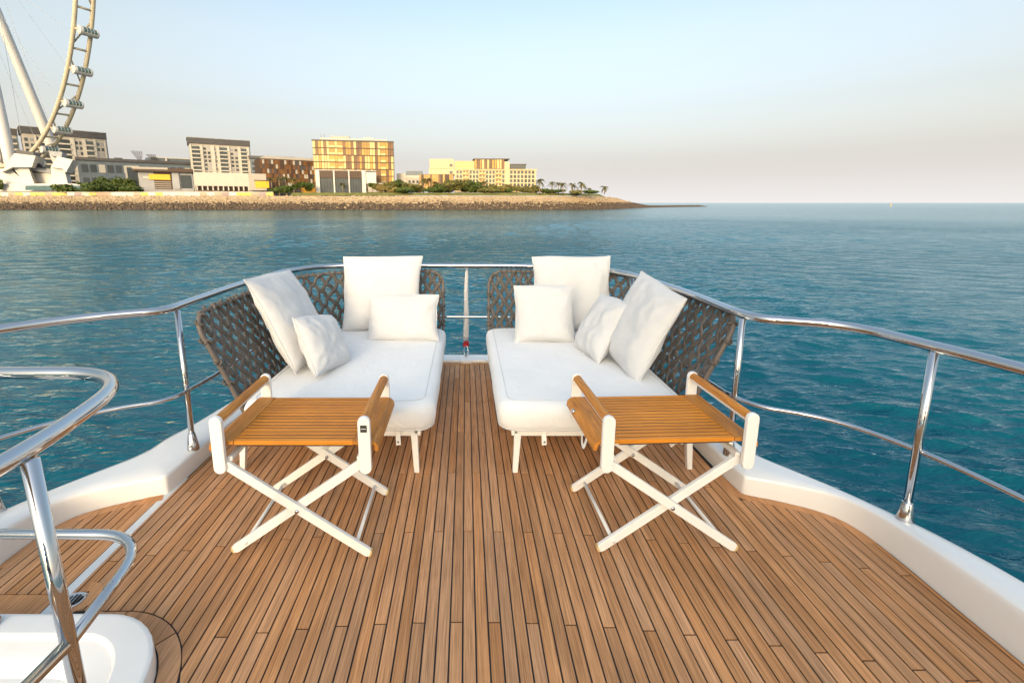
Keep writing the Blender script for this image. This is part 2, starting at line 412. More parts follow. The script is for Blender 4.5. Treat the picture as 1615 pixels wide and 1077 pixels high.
for k in range(-46, 43):
    xc = -.0365 + k * PW
    x0, x1 = xc - PW/2 + G, xc + PW/2 - G
    x1 = min(x1, 1.944); x0 = max(x0, -2.064)
    if x1 - x0 < .008: continue
    if x0 < GUT0 - .056 < x1: x1 = GUT0 - .056
    elif x0 < GUT1 + .006 < x1: x0 = GUT1 + .006
    elif GUT0 - .06 < x0 and x1 < GUT1 + .006: continue
    if x1 - x0 < .006: continue
    def front(x):
        e = edge_y(x)
        return (e if e else 2) - (.012 if abs(x - XC) < 1.45 else MARG + .006)
    f0, f1 = front(x0), front(x1)
    if abs(f0 - f1) > .4: f0 = f1 = min(f0, f1)
    near = .0
    n0 = n1 = near
    if x0 < GUT0: n0 = n1 = 1.615
    else:
        c0, c1 = coaming_y(x0, .078), coaming_y(x1, .078)
        if c0 is not None: n0 = c0
        if c1 is not None: n1 = c1
        if c0 is not None and c1 is None: n1 = .0 if x0 > COX + .07 else COY - .25
    bow = .075 * xc * xc
    base = 1.487 + .4935 * (k % 3) - bow if x0 > GUT0 else 9
    cuts = [base + 1.4805 * j for j in range(-3, 4)]
    cuts = [c for c in cuts if max(n0, n1) + .04 < c < min(f0, f1) - .04]
    a0, a1 = n0, n1
    for c in cuts:
        plank(x0, x1, a0, a1, c - G, c - G); a0 = a1 = c + G
    plank(x0, x1, a0, a1, f0, f1)
# margin planks along the bulwark, around the coaming and the locker lid
def strip(pin, pout, name='margin_plank', parent=deck_o, z0=-.0036, z1=.0004, mat='teak_deck'):
    m = MB(); n = len(pin); vs = []
    for a, b in zip(pin, pout): vs += [(a[0],a[1],z0),(b[0],b[1],z0),(b[0],b[1],z1),(a[0],a[1],z1)]
    fs = []
    for i in range(n-1):
        for j in range(4): fs.append((i*4+j, i*4+(j+1)%4, (i+1)*4+(j+1)%4, (i+1)*4+j))
    fs += [(0,1,2,3), ((n-1)*4+3,(n-1)*4+2,(n-1)*4+1,(n-1)*4)]
    m.add(vs, fs); c = Vector((pin[n//2][0], pin[n//2][1], 0))
    o = link(name, m.mesh(name, mat, c), parent); o.location = c
    return o
def inset(P, d0, d1, sgn):
    q0, q1 = [], []
    for i in range(len(P)):
        t = (P[min(i+1, len(P)-1)] - P[max(i-1, 0)]); nrm = Vector((-t.y, t.x, 0)).normalized() * sgn
        q0.append(P[i] + nrm * d0); q1.append(P[i] + nrm * d1)
    return q0, q1
Rt = [p for p in CI if p.x > 1.50 and 1.9 < p.y < 2.5]
for a, b in ((0, len(Rt)//2 - 2), (len(Rt)//2 - 2, len(Rt) - 1)):
    q0, q1 = inset(Rt[a:b+1], .004, MARG, 1)
    strip(q0, q1)
Lt = [p for p in CI if p.x < -1.665 and 1.72 < p.y < 2.5]
for a, b in ((0, len(Lt)//2), (len(Lt)//2, len(Lt) - 1)):
    q0, q1 = inset(Lt[a:b+1], .004, MARG, 1)
    strip(q0, q1)
strip([(GUT0 - .052, 1.615), (GUT0 - .052, 2.352)], [(GUT0 - .004, 1.615), (GUT0 - .004, 2.372)])
strip([(-2.15, 1.468), (GUT0 - .004, 1.468)], [(-2.15, 1.61), (GUT0 - .004, 1.61)])
def arc(cx_, cy_, r, a0, a1, n=12): return [(cx_ + r*math.cos(R(a0 + (a1-a0)*i/n)), cy_ + r*math.sin(R(a0 + (a1-a0)*i/n)), 0) for i in range(n+1)]
ccx, ccy = COX - COR, COY - COR
strip(arc(ccx, ccy, COR+.006, 90, 50), arc(ccx, ccy, COR+.072, 90, 50))
strip(arc(ccx, ccy, COR+.006, 48.8, -1), arc(ccx, ccy, COR+.072, 48.8, -1))
strip([(COX+.006, .2), (COX+.006, ccy-.01)], [(COX+.072, .2), (COX+.072, ccy-.01)])
strip([(ccx-.16, COY+.006), (ccx-.004, COY+.006)], [(ccx-.16, COY+.072), (ccx-.004, COY+.072)])
strip(arc(-1.578, 1.60, .034, -150, 95), arc(-1.578, 1.60, .075, -150, 95), 'drain_surround')
strip([(GUT0 - .08, 2.19), (GUT0 - .08, 2.31)], [(GUT0 - .002, 2.19), (GUT0 - .002, 2.34)], z1=.0014)
gut = MB(); gut.box(GUT0, 1.47, -.0039, GUT1 + .004, 2.42, -.0005); gut.box(-1.66, 1.545, -.0038, -1.545, 1.62, -.0002)
gut.build('gutter_channel', 'gutter', deck_o)
# bow border
strip([(-.9, 4.325), (.8, 4.325)], [(-.9, 4.375), (.8, 4.375)])
# drain
dr = empty('deck_drain', (-1.588, 1.585, 0)); dr['w'] = 1
tag(dr, 'small round steel drain grille in the deck gutter', 'drain')
d = MB(); d.lathe((-1.588,1.585,0), [(.040,-.002),(.040,.003),(.033,.004),(.032,.0015),(.005,.0015)], 24); d.build('rim', 'steel', dr, smooth=True)
for i in range(4):
    x = -1.588 + (i - 1.5) * .013; hh = math.sqrt(.027**2 - (x + 1.588)**2)
    MB().box(x - .0035, 1.585 - hh, .001, x + .0035, 1.585 + hh, .0032).build('slot', 'caulk', dr)

# bulwark and hull
def bulwark():
    prof = [(0,-.02,None),(0,.0,0),(.004,.82,1),(.018,.94,1),(.05,1.0,1),(.5,1.02,1),(.88,1.0,1),(.96,.96,1),(1.0,.80,1)]
    m = MB(); vs = []; n = len(CI); K = 0
    for a, b in zip(CI, CO):
        z = capz((a.y + b.y) / 2); ring = []
        for u, zz, k in prof:
            p = a.lerp(b, u); ring.append((p.x, p.y, z * zz if k is not None else -.05))
        o = (b - a).normalized(); ring.append((b.x, b.y, -.3)); q = b - o * .25; ring.append((q.x, q.y, -1.6)); q = b - o * .6; ring.append((q.x, q.y, -3.4))
        K = len(ring); vs += ring
    fs = [(i*K+j, i*K+j+1, (i+1)*K+j+1, (i+1)*K+j) for i in range(n-1) for j in range(K-1)]
    m.add(vs, fs); o = m.build('bulwark', 'gelcoat', smooth=True); tag(o, kind='structure')
bulwark()
# stairwell coaming with recessed well
def coaming():
    def rr(x1, y1, x0, y0, r, z, n=10):
        out = []
        for cx_, cy_, a0 in ((x1-r,y1-r,0),(x0+r,y1-r,90),(x0+r,y0+r,180),(x1-r,y0+r,270)):
            for i in range(n+1):
                a = R(a0 + 90*i/n); out.append((cx_ + r*math.cos(a), cy_ + r*math.sin(a), z))
        return out
    rings = [rr(COX,COY,-2.6,.1,COR,-.02), rr(COX,COY,-2.6,.1,COR,.060), rr(COX-.003,COY-.003,-2.59,.11,COR-.003,.068), rr(COX-.010,COY-.010,-2.58,.12,COR-.010,.0725), rr(COX-.02,COY-.02,-2.57,.13,COR-.02,.0735),
             rr(COX-.110,COY-.085,-2.4,.3,.22,.074), rr(COX-.116,COY-.091,-2.39,.31,.215,.070), rr(COX-.122,COY-.097,-2.38,.32,.21,.056), rr(COX-.130,COY-.105,-2.37,.33,.205,.054),
             rr(COX-.175,COY-.150,-2.33,.37,.18,.052), rr(COX-.182,COY-.157,-2.31,.39,.175,.049), rr(COX-.188,COY-.163,-2.3,.4,.17,.040), rr(COX-.215,COY-.19,-2.27,.43,.15,.006)]
    m = MB(); n = len(rings[0]); vs = sum(rings, [])
    fs = [(i*n+j, i*n+(j+1)%n, (i+1)*n+(j+1)%n, (i+1)*n+j) for i in range(len(rings)-1) for j in range(n)] + [tuple((len(rings)-1)*n + j for j in range(n))]
    m.add(vs, fs); o = m.build('stairwell_coaming', 'gelcoat', smooth=True, fix=False); tag(o, kind='structure'); o.data.set_sharp_from_angle(angle=R(28))
    if o.data.polygons[4*n].normal.z < 0: o.data.flip_normals()
coaming()
# wheelhouse added unseen behind the viewer, placed and sized to shade the deck
wh = MB(); wh.prism([(-4.3,-12,-2.5),(4.3,-12,-2.5),(4.3,-12,1.1),(4.2,-12.6,2.2),(4.2,-12.8,2.6),(4.0,-13.8,6.4),(-4.0,-13.8,6.4),(-4.2,-12.8,2.6),(-4.2,-12.6,2.2),(-4.3,-12,1.1)], (0,-8,0))
who = wh.build('shading_wheelhouse', 'gelcoat'); tag(who, kind='structure')
for i in range(5):  # dark panes added to darken what the steel rails reflect
    x = -3.6 + i * 1.46
    for (ya, za), (yb, zb_) in (((-11.985,1.15),(-12.555,2.17)), ((-12.79,2.7),(-13.6,5.1))):
        MB().prism([(x,ya-.03,za),(x+1.36,ya-.03,za),(x+1.34,yb-.03,zb_),(x+.02,yb-.03,zb_)], (0,.04,.02)).build('window', 'glass_dark', who)
MB().box(-.94, -11.99, -.0036, 1.94, -.004, .0).build('aft_planking', 'teak_deck', deck_o)
MB().box(-2.06, -11.99, -.0036, -.945, .09, .0).build('aft_planking', 'teak_deck', deck_o)

# ------------------------------------------------------------------ bow railing
rail = empty('bow_railing', (XC, 4.45, 0)); rail['w'] = 1
tag(rail, 'polished steel guard rail running round the bow above the white bulwark', 'railing')
TZ, MZ = .97, .48
top = [(-2.52,.6),(-2.47,1.5),(-2.36,2.1),(-2.06,2.40),(-1.73,2.55),(-1.735,2.78),(-1.725,3.49),(-1.63,4.16),(-1.34,4.46),(0,4.48),(.62,4.44),(1.12,4.33),(1.42,3.98),(1.535,3.12),(1.535,2.52),(1.585,2.36),(1.95,2.24),(2.02,1.90),(2.09,1.6),(2.12,.9),(2.13,-.5)]
rad = [.1,.3,.3,.3,.12,.12,.4,.35,.35,.3,.3,.35,.4,.3,.1,.1,.22,.2,.3,.3,.1]
tp = round_path([(x, y, TZ) for x, y in top], rad, 8)
MB().tube(tp, .0235, 16).build('top_rail', 'steel', rail, smooth=True)
mid = [(-2.40,.6),(-2.36,1.5),(-2.24,2.02),(-1.93,2.32),(-1.68,2.42),(-1.63,2.78),(-1.62,3.49),(-1.52,4.1),(-1.25,4.36),(0,4.36),(.62,4.33),(1.05,4.22),(1.34,3.9),(1.50,3.12),(1.53,2.52),(1.60,2.35),(1.90,2.20),(2.045,1.92),(2.11,1.6),(2.13,.9),(2.13,-.5)]
MB().tube(round_path([(x, y, MZ) for x, y in mid], rad, 8), .012, 12).build('mid_rail', 'steel', rail, smooth=True)
for (bx, by), (tx, ty) in (((-1.665,2.56),(-1.728,2.66)), ((-2.255,1.96),(-2.385,2.03)), ((1.565,2.49),(1.535,2.46)), ((2.035,1.885),(2.02,1.885)), ((2.06,.6),(2.12,.6)), ((-1.55,3.9),(-1.66,3.95)), ((1.42,3.85),(1.44,3.9))):
    z = capz(by) * 1.0
    a, b = Vector((bx, by, z)), Vector((tx, ty, TZ - .02))
    st = MB().tube([a + (b-a) * .02, b], .0165, 14).build('stanchion', 'steel', rail, smooth=True)
    m = MB().tube([a - Vector((0,0,.004)), a + Vector((0,0,.006)), a + (b-a)*.04, a + (b-a)*.11, a + (b-a)*.115], [.034,.034,.030,.020,.017], 18)
    m.build('stanchion_base', 'steel', st, origin=rail.location, smooth=True)
# ------------------------------------------------------------------ stair handrail
hr = empty('stair_handrail', (-1.02, .985, .07)); hr['w'] = 1
tag(hr, 'thick polished steel handrail looping round the stairwell, near left corner', 'handrail')
def loop(z, x_tip, y_far, y_near, r, xl=-2.4):
    return round_path([(xl, y_far, z), (x_tip, y_far, z), (x_tip + .04, (y_far + y_near)/2 + .0, z), (x_tip + .03, y_near + .28, z), (x_tip-.03, y_near - .02, z), (x_tip - .25, y_near-.12, z), (xl, y_near - .2, z)], [0,.2,.2,.12,.2,.3,0], 8)
U = round_path([(-2.6,1.50,1.0),(-1.145,1.505,1.0),(-1.035,1.0,1.0),(-1.07,.55,1.0),(-1.2,.0,1.0)], [0,.26,.3,.2,0], 14)
MB().tube(U, .0225, 20).build('top_rail', 'steel', hr, smooth=True)
Lr = round_path([(-2.6,1.385,.47),(-1.07,1.375,.47),(-1.02,.992,.47)], [0,.2,0], 14)
MB().tube(Lr, .0165, 16).build('lower_rail', 'steel', hr, smooth=True)
MB().tube([(-1.02,.975,.47),(-1.06,.5,.47),(-1.15,.0,.47)], .0165, 16).build('lower_rail', 'steel', hr, smooth=True)
MB().tube([(-1.018,.99,.07),(-1.03,.985,.985)], .0185, 20).build('post', 'steel', hr, smooth=True)
p2 = MB().tube([(-1.735,1.40,.07),(-1.735,1.42,.985)], .019, 16).build('post', 'steel', hr, smooth=True)
MB().tube([(-1.735,1.40,.07),(-1.735,1.40,.08),(-1.735,1.40,.14)], [.04,.04,.02], 18).build('post_base', 'steel', p2, origin=hr.location, smooth=True)

# ------------------------------------------------------------------ folded pennant at the bow
pn = empty('folded_pennant', (0, 4.42, .03)); pn['w'] = 1
tag(pn, 'tall white folded cloth lashed with red cord between the two daybeds', 'pennant')
m = MB(); vs = []; n = 14; KK = 12
for i in range(n):
    t = i / (n-1); z = .17 + t * .75; wd = .062 - .030 * t + (.0 if t < .93 else -.010 * (t-.93)/.07)
    cxp = -.004 + .008 * t + .003 * math.sin(7*t)
    for j in range(KK):
        a = 2*math.pi*j/KK; rr_ = 1 + .16 * math.sin(3*a + 2*t)
        vs.append((cxp + wd/2*math.cos(a)*rr_ , 4.60 + .018*math.sin(a)*rr_, z + (.02*math.cos(a) if i == n-1 else 0)))
m.add(vs, [(i*KK+j, i*KK+(j+1)%KK, (i+1)*KK+(j+1)%KK, (i+1)*KK+j) for i in range(n-1) for j in range(KK)] + [tuple(range(KK))[::-1], tuple((n-1)*KK+j for j in range(KK))])
m.build('cloth', 'canvas_white', pn, smooth=True)
MB().box(-.06, 4.345, .0, .058, 4.44, .034).build('base_pad', 'gelcoat', pn, bevel=.008)
MB().tube([(0,4.44,.035),(-.022,4.46,.08),(-.014,4.50,.13),(.014,4.50,.13),(.022,4.46,.08),(0,4.44,.035)], .006, 8).build('shackle', 'steel', pn, smooth=True)
m = MB()
for i in range(4): m.tube([(.026*math.cos(a/10*6.283), 4.53 + .022*math.sin(a/10*6.283), .125 + i*.013 + .004*math.sin(a)) for a in range(10)], .0075, 6, closed=True)
m.build('lashing', 'red_cord', pn, smooth=True)

# ------------------------------------------------------------------ cushions
def cushion(name, B, T, wdir, wd, ht, th, label, group, mat='canvas_white', seed=0, sag=.0):
    B, T = Vector(B), Vector(T); up = (T - B).normalized(); wx = Vector(wdir); wx = (wx - up * wx.dot(up)).normalized(); nm = wx.cross(up)
    base = B; n = 34; m = MB(); idx = {}
    rnd = random.Random(seed); so = Vector((rnd.random()*50, rnd.random()*50, rnd.random()*50))
    def pt(u, v, side):
        pu = .07; x = wd/2*u*(1 - pu*(1-v*v)); y = ht/2*v*(1 - pu*(1-u*u)) 
        e = max(0, (1 - abs(u)**3.2)) * max(0, (1 - abs(v)**3.2))
        t = th/2 * e**.6 * (1.04 - .18*v)
        q = Vector((u*1.6, v*1.6, side*3)) + so
        wr = noise.noise(q*1.3)*.015 + noise.noise(q*3.1)*.008 + noise.noise(Vector((q.x*7, q.y*2.5, q.z)))*.004
        # radial creases towards the corners
        cr = math.sin(math.atan2(abs(v)-1.25, abs(u)-1.25)*16 + seed) * .007 * max(0, abs(u)*abs(v) - .2)
        t = t + (wr + cr) * min(1, e*2.2)
        x += noise.noise(q*1.1 + Vector((9,0,0)))*.012; y += noise.noise(Vector((u*1.5, v*1.5, 0)) + so + Vector((0,7,0)))*.010 
        droop = -.02*(abs(u)**2)*(1 if v > 0 else 0)*v
        return B + up*(ht/2 + y + droop) + wx*x + nm*(side*t) - nm*(sag*(1-v*v)*.5)
    vs = []; fs = []
    for side in (1, -1):
        for i in range(n+1):
            for j in range(n+1):
                u, v = -1 + 2*i/n, -1 + 2*j/n
                # corners: denser sampling near the edge
                u = math.copysign(1-(1-abs(u))**1.35, u); v = math.copysign(1-(1-abs(v))**1.35, v)
                bd = i in (0, n) or j in (0, n)
                if bd and side == -1: idx[(side,i,j)] = idx[(1,i,j)]; continue
                idx[(side,i,j)] = len(vs); vs.append(pt(u, v, 0 if bd else side))
        for i in range(n):
            for j in range(n):
                q = (idx[(side,i,j)], idx[(side,i+1,j)], idx[(side,i+1,j+1)], idx[(side,i,j+1)])
                fs.append(q if side == 1 else q[::-1])
    m.add(vs, fs)
    root = empty(name, base); root['w'] = 1
    tag(root, label, 'cushion', group)
    c = m.build('cover', mat, root, smooth=True)
    per = [idx[(1,i,0)] for i in range(n)] + [idx[(1,n,j)] for j in range(n)] + [idx[(1,i,n)] for i in range(n,0,-1)] + [idx[(1,0,j)] for j in range(n,0,-1)]
    MB().tube([vs[i] for i in per], .0042, 6, closed=True).build('seam', mat, root, smooth=True)
    return root
SEAT = .445
GL, GRR = 'white cushions on the left daybed', 'white cushions on the right daybed'
cushion('back_cushion', (-1.12,3.24,SEAT), (-1.44,3.28,1.10), (-.06,1,.07), .76, .72, .20, 'large white back cushion leaning on the woven side of the left daybed', GL, seed=1)
cushion('scatter_cushion', (-.90,2.99,SEAT), (-1.09,3.12,.84), (.12,1,0), .50, .43, .17, 'small white cushion tilted against the large one on the left daybed side', GL, seed=2)
cushion('back_cushion', (-.755,3.95,SEAT), (-.76,4.15,1.13), (1,.0,0), .72, .70, .18, 'large square white cushion upright at the far end of the left daybed', GL, seed=3)
cushion('scatter_cushion', (-.53,3.66,SEAT), (-.535,3.84,.84), (1,-.03,.02), .60, .41, .15, 'small oblong white cushion in front of the far large one, left daybed', GL, seed=4)
cushion('back_cushion', (.95,3.95,SEAT), (.955,4.15,1.13), (1,-.06,0), .71, .70, .18, 'large square white cushion upright at the far end of the right daybed', GRR, seed=5)
cushion('scatter_cushion', (.65,3.62,SEAT), (.655,3.80,.93), (1,-.05,-.03), .50, .50, .15, 'square white cushion leaning before the far large one, right daybed', GRR, seed=6)
cushion('scatter_cushion', (.90,3.31,SEAT), (1.13,3.36,.90), (.16,-1,0), .46, .50, .15, 'slim white cushion leaning against the large one on the right daybed side', GRR, seed=7)
cushion('back_cushion', (1.07,3.08,SEAT), (1.34,3.02,1.10), (.14,-1,0), .62, .67, .19, 'large white back cushion leaning on the woven side of the right daybed', GRR, seed=8)

# ------------------------------------------------------------------ daybeds
def daybed(sg, label):
    root = empty('daybed', (sg*.75, 3.3, 0)); root['w'] = 1
    tag(root, label, 'daybed', 'woven daybeds on the foredeck')
    mx = lambda p: (sg*p[0], p[1], p[2])
    X0, X1, Y0, Y1 = .185, 1.31, 2.44, 4.12
    # mattress
    def outline(ins, z, n=18, rc=.105):
        rc = max(.03, rc - ins*.6); out = []
        x0, x1, y0, y1 = X0+ins, X1-ins, Y0+ins, Y1-ins
        for cx_, cy_, a0 in ((x1-rc,y1-rc,0),(x0+rc,y1-rc,90),(x0+rc,y0+rc,180),(x1-rc,y0+rc,270)):
            for i in range(n):
                a = R(a0 + 90*i/(n-1)); out.append(Vector((cx_ + rc*math.cos(a), cy_ + rc*math.sin(a), z)))
        # subdivide the straight runs
        res = []
        for i in range(len(out)):
            a, b = out[i], out[(i+1) % len(out)]
            if i % n == n - 1:
                for k in range(12): res.append(a.lerp(b, k/12))
            else: res.append(a)
        return res
    lay = [(.03,.272),(.008,.285),(0,.32),(-.004,.36),(0,.40),(.012,.424),(.035,.440),(.06,.444),(.09,.447),(.14,.449),(.2,.45),(.28,.452),(.36,.453),(.44,.454),(.5,.454)]
    m = MB(); rings = []
    for ins, z in lay:
        r_ = outline(ins, z)
        for p in r_:
            q = Vector((p.x*3 + sg*11, p.y*3, p.z*5))
            d = noise.noise(q)*.008 + noise.noise(q*2.3)*.004
            if ins < .02: 
                wv = noise.noise(Vector((p.x*9 + sg*5, p.y*9, p.z*3)))*.006
                c = Vector(((X0+X1)/2, (Y0+Y1)/2, 0)); o = (Vector((p.x,p.y,0)) - c).normalized(); p += o*(wv+d*.5)
            else: p.z += d
        rings.append(r_)
    n = len(rings[0])
    fs = [(i*n+j, i*n+(j+1)%n, (i+1)*n+(j+1)%n, (i+1)*n+j) for i in range(len(rings)-1) for j in range(n)] + [tuple((len(rings)-1)*n+j for j in range(n)), tuple(range(n))[::-1]]
    m.add([mx(p) for r_ in rings for p in r_], fs)
    mt = m.build('mattress', 'mattress_white', root, smooth=True)
    MB().tube([mx(p + Vector((0,0,.0012))) for p in rings[7]], .0022, 5, closed=True).build('seam', 'canvas_white', mt, origin=root.location, smooth=True)
    MB().tube([mx(p) for p in rings[1]], .004, 5, closed=True).build('seam', 'canvas_white', mt, origin=root.location, smooth=True)
    # base frame and legs
    fr = MB()
    for a, b in (((X0+.10,Y0+.06),(X1-.06,Y0+.06)), ((X0+.10,Y1-.06),(X1-.06,Y1-.06))): fr.box(min(sg*a[0],sg*b[0]), a[1]-.018, .232, max(sg*a[0],sg*b[0]), a[1]+.018, .268)
    for x in (X0+.10, X1-.06): fr.box(sg*x-.018, Y0+.042, .234, sg*x+.018, Y1-.042, .266)
    fr.build('base_frame', 'white_paint', root, bevel=.003)
    for x, y in ((X0+.12, Y0+.055), (X1+.02, Y0+.09), (X0+.12, Y1-.1), (X1-.1, Y1-.1)):
        m = MB(); dx = sg*(-.012 if x < .7 else .02); w0, w1 = .020, .015; X = sg*x
        vs = [(X+dx+i*w1, y-.01+j*w1, 0) for i, j in ((-1,-1),(1,-1),(1,1),(-1,1))] + [(X+i*w0, y+j*w0, .25) for i, j in ((-1,-1),(1,-1),(1,1),(-1,1))]
        m.add(vs, [(0,3,2,1),(4,5,6,7),(0,1,5,4),(1,2,6,5),(2,3,7,6),(3,0,4,7)]); m.build('leg', 'white_paint', root, bevel=.003)
    # hanging fastening strap with stud
    sx = sg*(X0 + (.27 if sg > 0 else .215)); m = MB().bar((sx, Y0+.038, .27), (sx+.004, Y0+.022, .185), .028, .003); s_ = m.build('fastening_strap', 'strap_white', root)
    MB().lathe((0,0,0), [(.006,0),(.006,.002),(.003,.004)], 10).build('stud', 'steel', s_, origin=(0,0,0)).location = Vector((sx+.003, Y0+.020, .205)) - root.location
    s_.children[0].rotation_euler = (R(80), 0, 0)
    # woven back: path in plan at seat level, leaning outwards upwards
    path = [Vector((1.335, 2.60 + 1.10*i/10, 0)) for i in range(11)] + [Vector((.955 + .38*math.cos(R(a)), 3.72 + .42*math.sin(R(a)), 0)) for a in range(9, 90, 9)] + [Vector((.955 - .74*i/8, 4.14, 0)) for i in range(9)]
    cum = [0]
    for a, b in zip(path[:-1], path[1:]): cum.append(cum[-1] + (b-a).length)
    L = cum[-1]; ZB, ZT = .27, .945; H = ZT - ZB
    def plan(s):
        s_ = min(max(s, 0), L - 1e-6); k = 0
        while cum[k+1] < s_: k += 1
        t = (s_ - cum[k]) / (cum[k+1] - cum[k]); p = path[k].lerp(path[k+1], t)
        d = ((path[min(k+2, len(path)-1)] - path[max(k-1, 0)])).normalized()
        p = p + d * (s - s_)
        return p, Vector((d.y, -d.x, 0))          # outward normal
    def surf(s, h, off=0):
        v = h / H; ns = s - .07*v*max(0, 1 - s/.9)  # near end flares forward at the top
        p, nrm = plan(ns)
        lean = .235*v**1.1 * (1 - .42*min(1, max(0, (s-1.0)/.7)))
        q = p + nrm*(lean + off); return Vector((sg*q.x, q.y, ZB + h - .012*math.sin(math.pi*min(1, max(0, s/L)))))
    def region(n=10, rt=.13, rb=.08):
        pts = []
        for cx_, cy_, a0, r_ in ((L-rt, H-rt, 0, rt), (rt, H-rt, 90, rt), (rb, rb, 180, rb), (L-rb, rb, 270, rb)):
            for i in range(n+1): a = R(a0 + 90*i/n); pts.append((cx_ + r_*math.cos(a), cy_ + r_*math.sin(a)))
        res = []
        for i in range(len(pts)):
            a, b = pts[i], pts[(i+1) % len(pts)]; d_ = math.hypot(b[0]-a[0], b[1]-a[1]); k = max(1, int(d_/.05))
            for j in range(k): res.append((a[0]+(b[0]-a[0])*j/k, a[1]+(b[1]-a[1])*j/k))
        return res
    def inside(s, h, rt=.13, rb=.08):
        if not (0 <= s <= L and 0 <= h <= H): return False
        r_ = rt if h > H/2 else rb; dx_ = max(0, r_ - s, s - (L - r_)); dy_ = max(0, r_ - h if h < H/2 else h - (H - r_))
        return dx_*dx_ + dy_*dy_ <= r_*r_
    MB().tube([surf(s, h) for s, h in region()], .0135, 10, closed=True).build('back_frame', 'frame_taupe', root, smooth=True)
    CW, CH = .090, .132
    for fam in (1, -1):
        k0, k1 = int(-H/CH) - 2, int(L/CW) + int(H/CH) + 3
        for k in range(k0, k1):
            pts, nrm = [], []; N = 46
            run = []
            for i in range(N+1):
                h = H * i / N; s = k*CW + (h/CH*CW if fam == 1 else -h/CH*CW) 
                ph = h/CH*2*math.pi
                s2 = s + fam*.0055*math.sin(2*ph)
                if inside(s2, h):
                    over = math.cos(ph*1 + (0 if (k % 2 == 0) else math.pi)) * fam
                    run.append((s2, h, .0065*over))
            if len(run) < 3: continue
            path_ = [surf(s, h, o) for s, h, o in run]
            ups = [(surf(s, h, .1) - surf(s, h, -.1)).normalized() for s, h, o in run]
            m = MB().tube(path_, .0165, 8, flat=.55, up=ups)
            for e, e2 in ((0, 1), (-1, -2)):         # the strap end wound round the frame
                p0 = path_[e]; s, h, o = run[e]; dirv = (p0 - path_[e2]).normalized(); nn = ups[e]
                c = p0 + dirv*.004; ax = dirv.cross(nn).normalized()
                ring = [c + dirv*(.0195*math.cos(a)) + nn*(.0195*math.sin(a)) + ax*(.008*(a-3.14)/3.14) for a in [2*math.pi*q/12 for q in range(13)]]
                m.tube(ring, .0075, 6, flat=1.0)
            m.build('strap', 'rope', root, smooth=True, fix=False)
    return root
daybed(-1, 'woven taupe daybed with white mattress on the left, beside the left railing')
daybed(1, 'woven taupe daybed with white mattress on the right, beside the right railing')

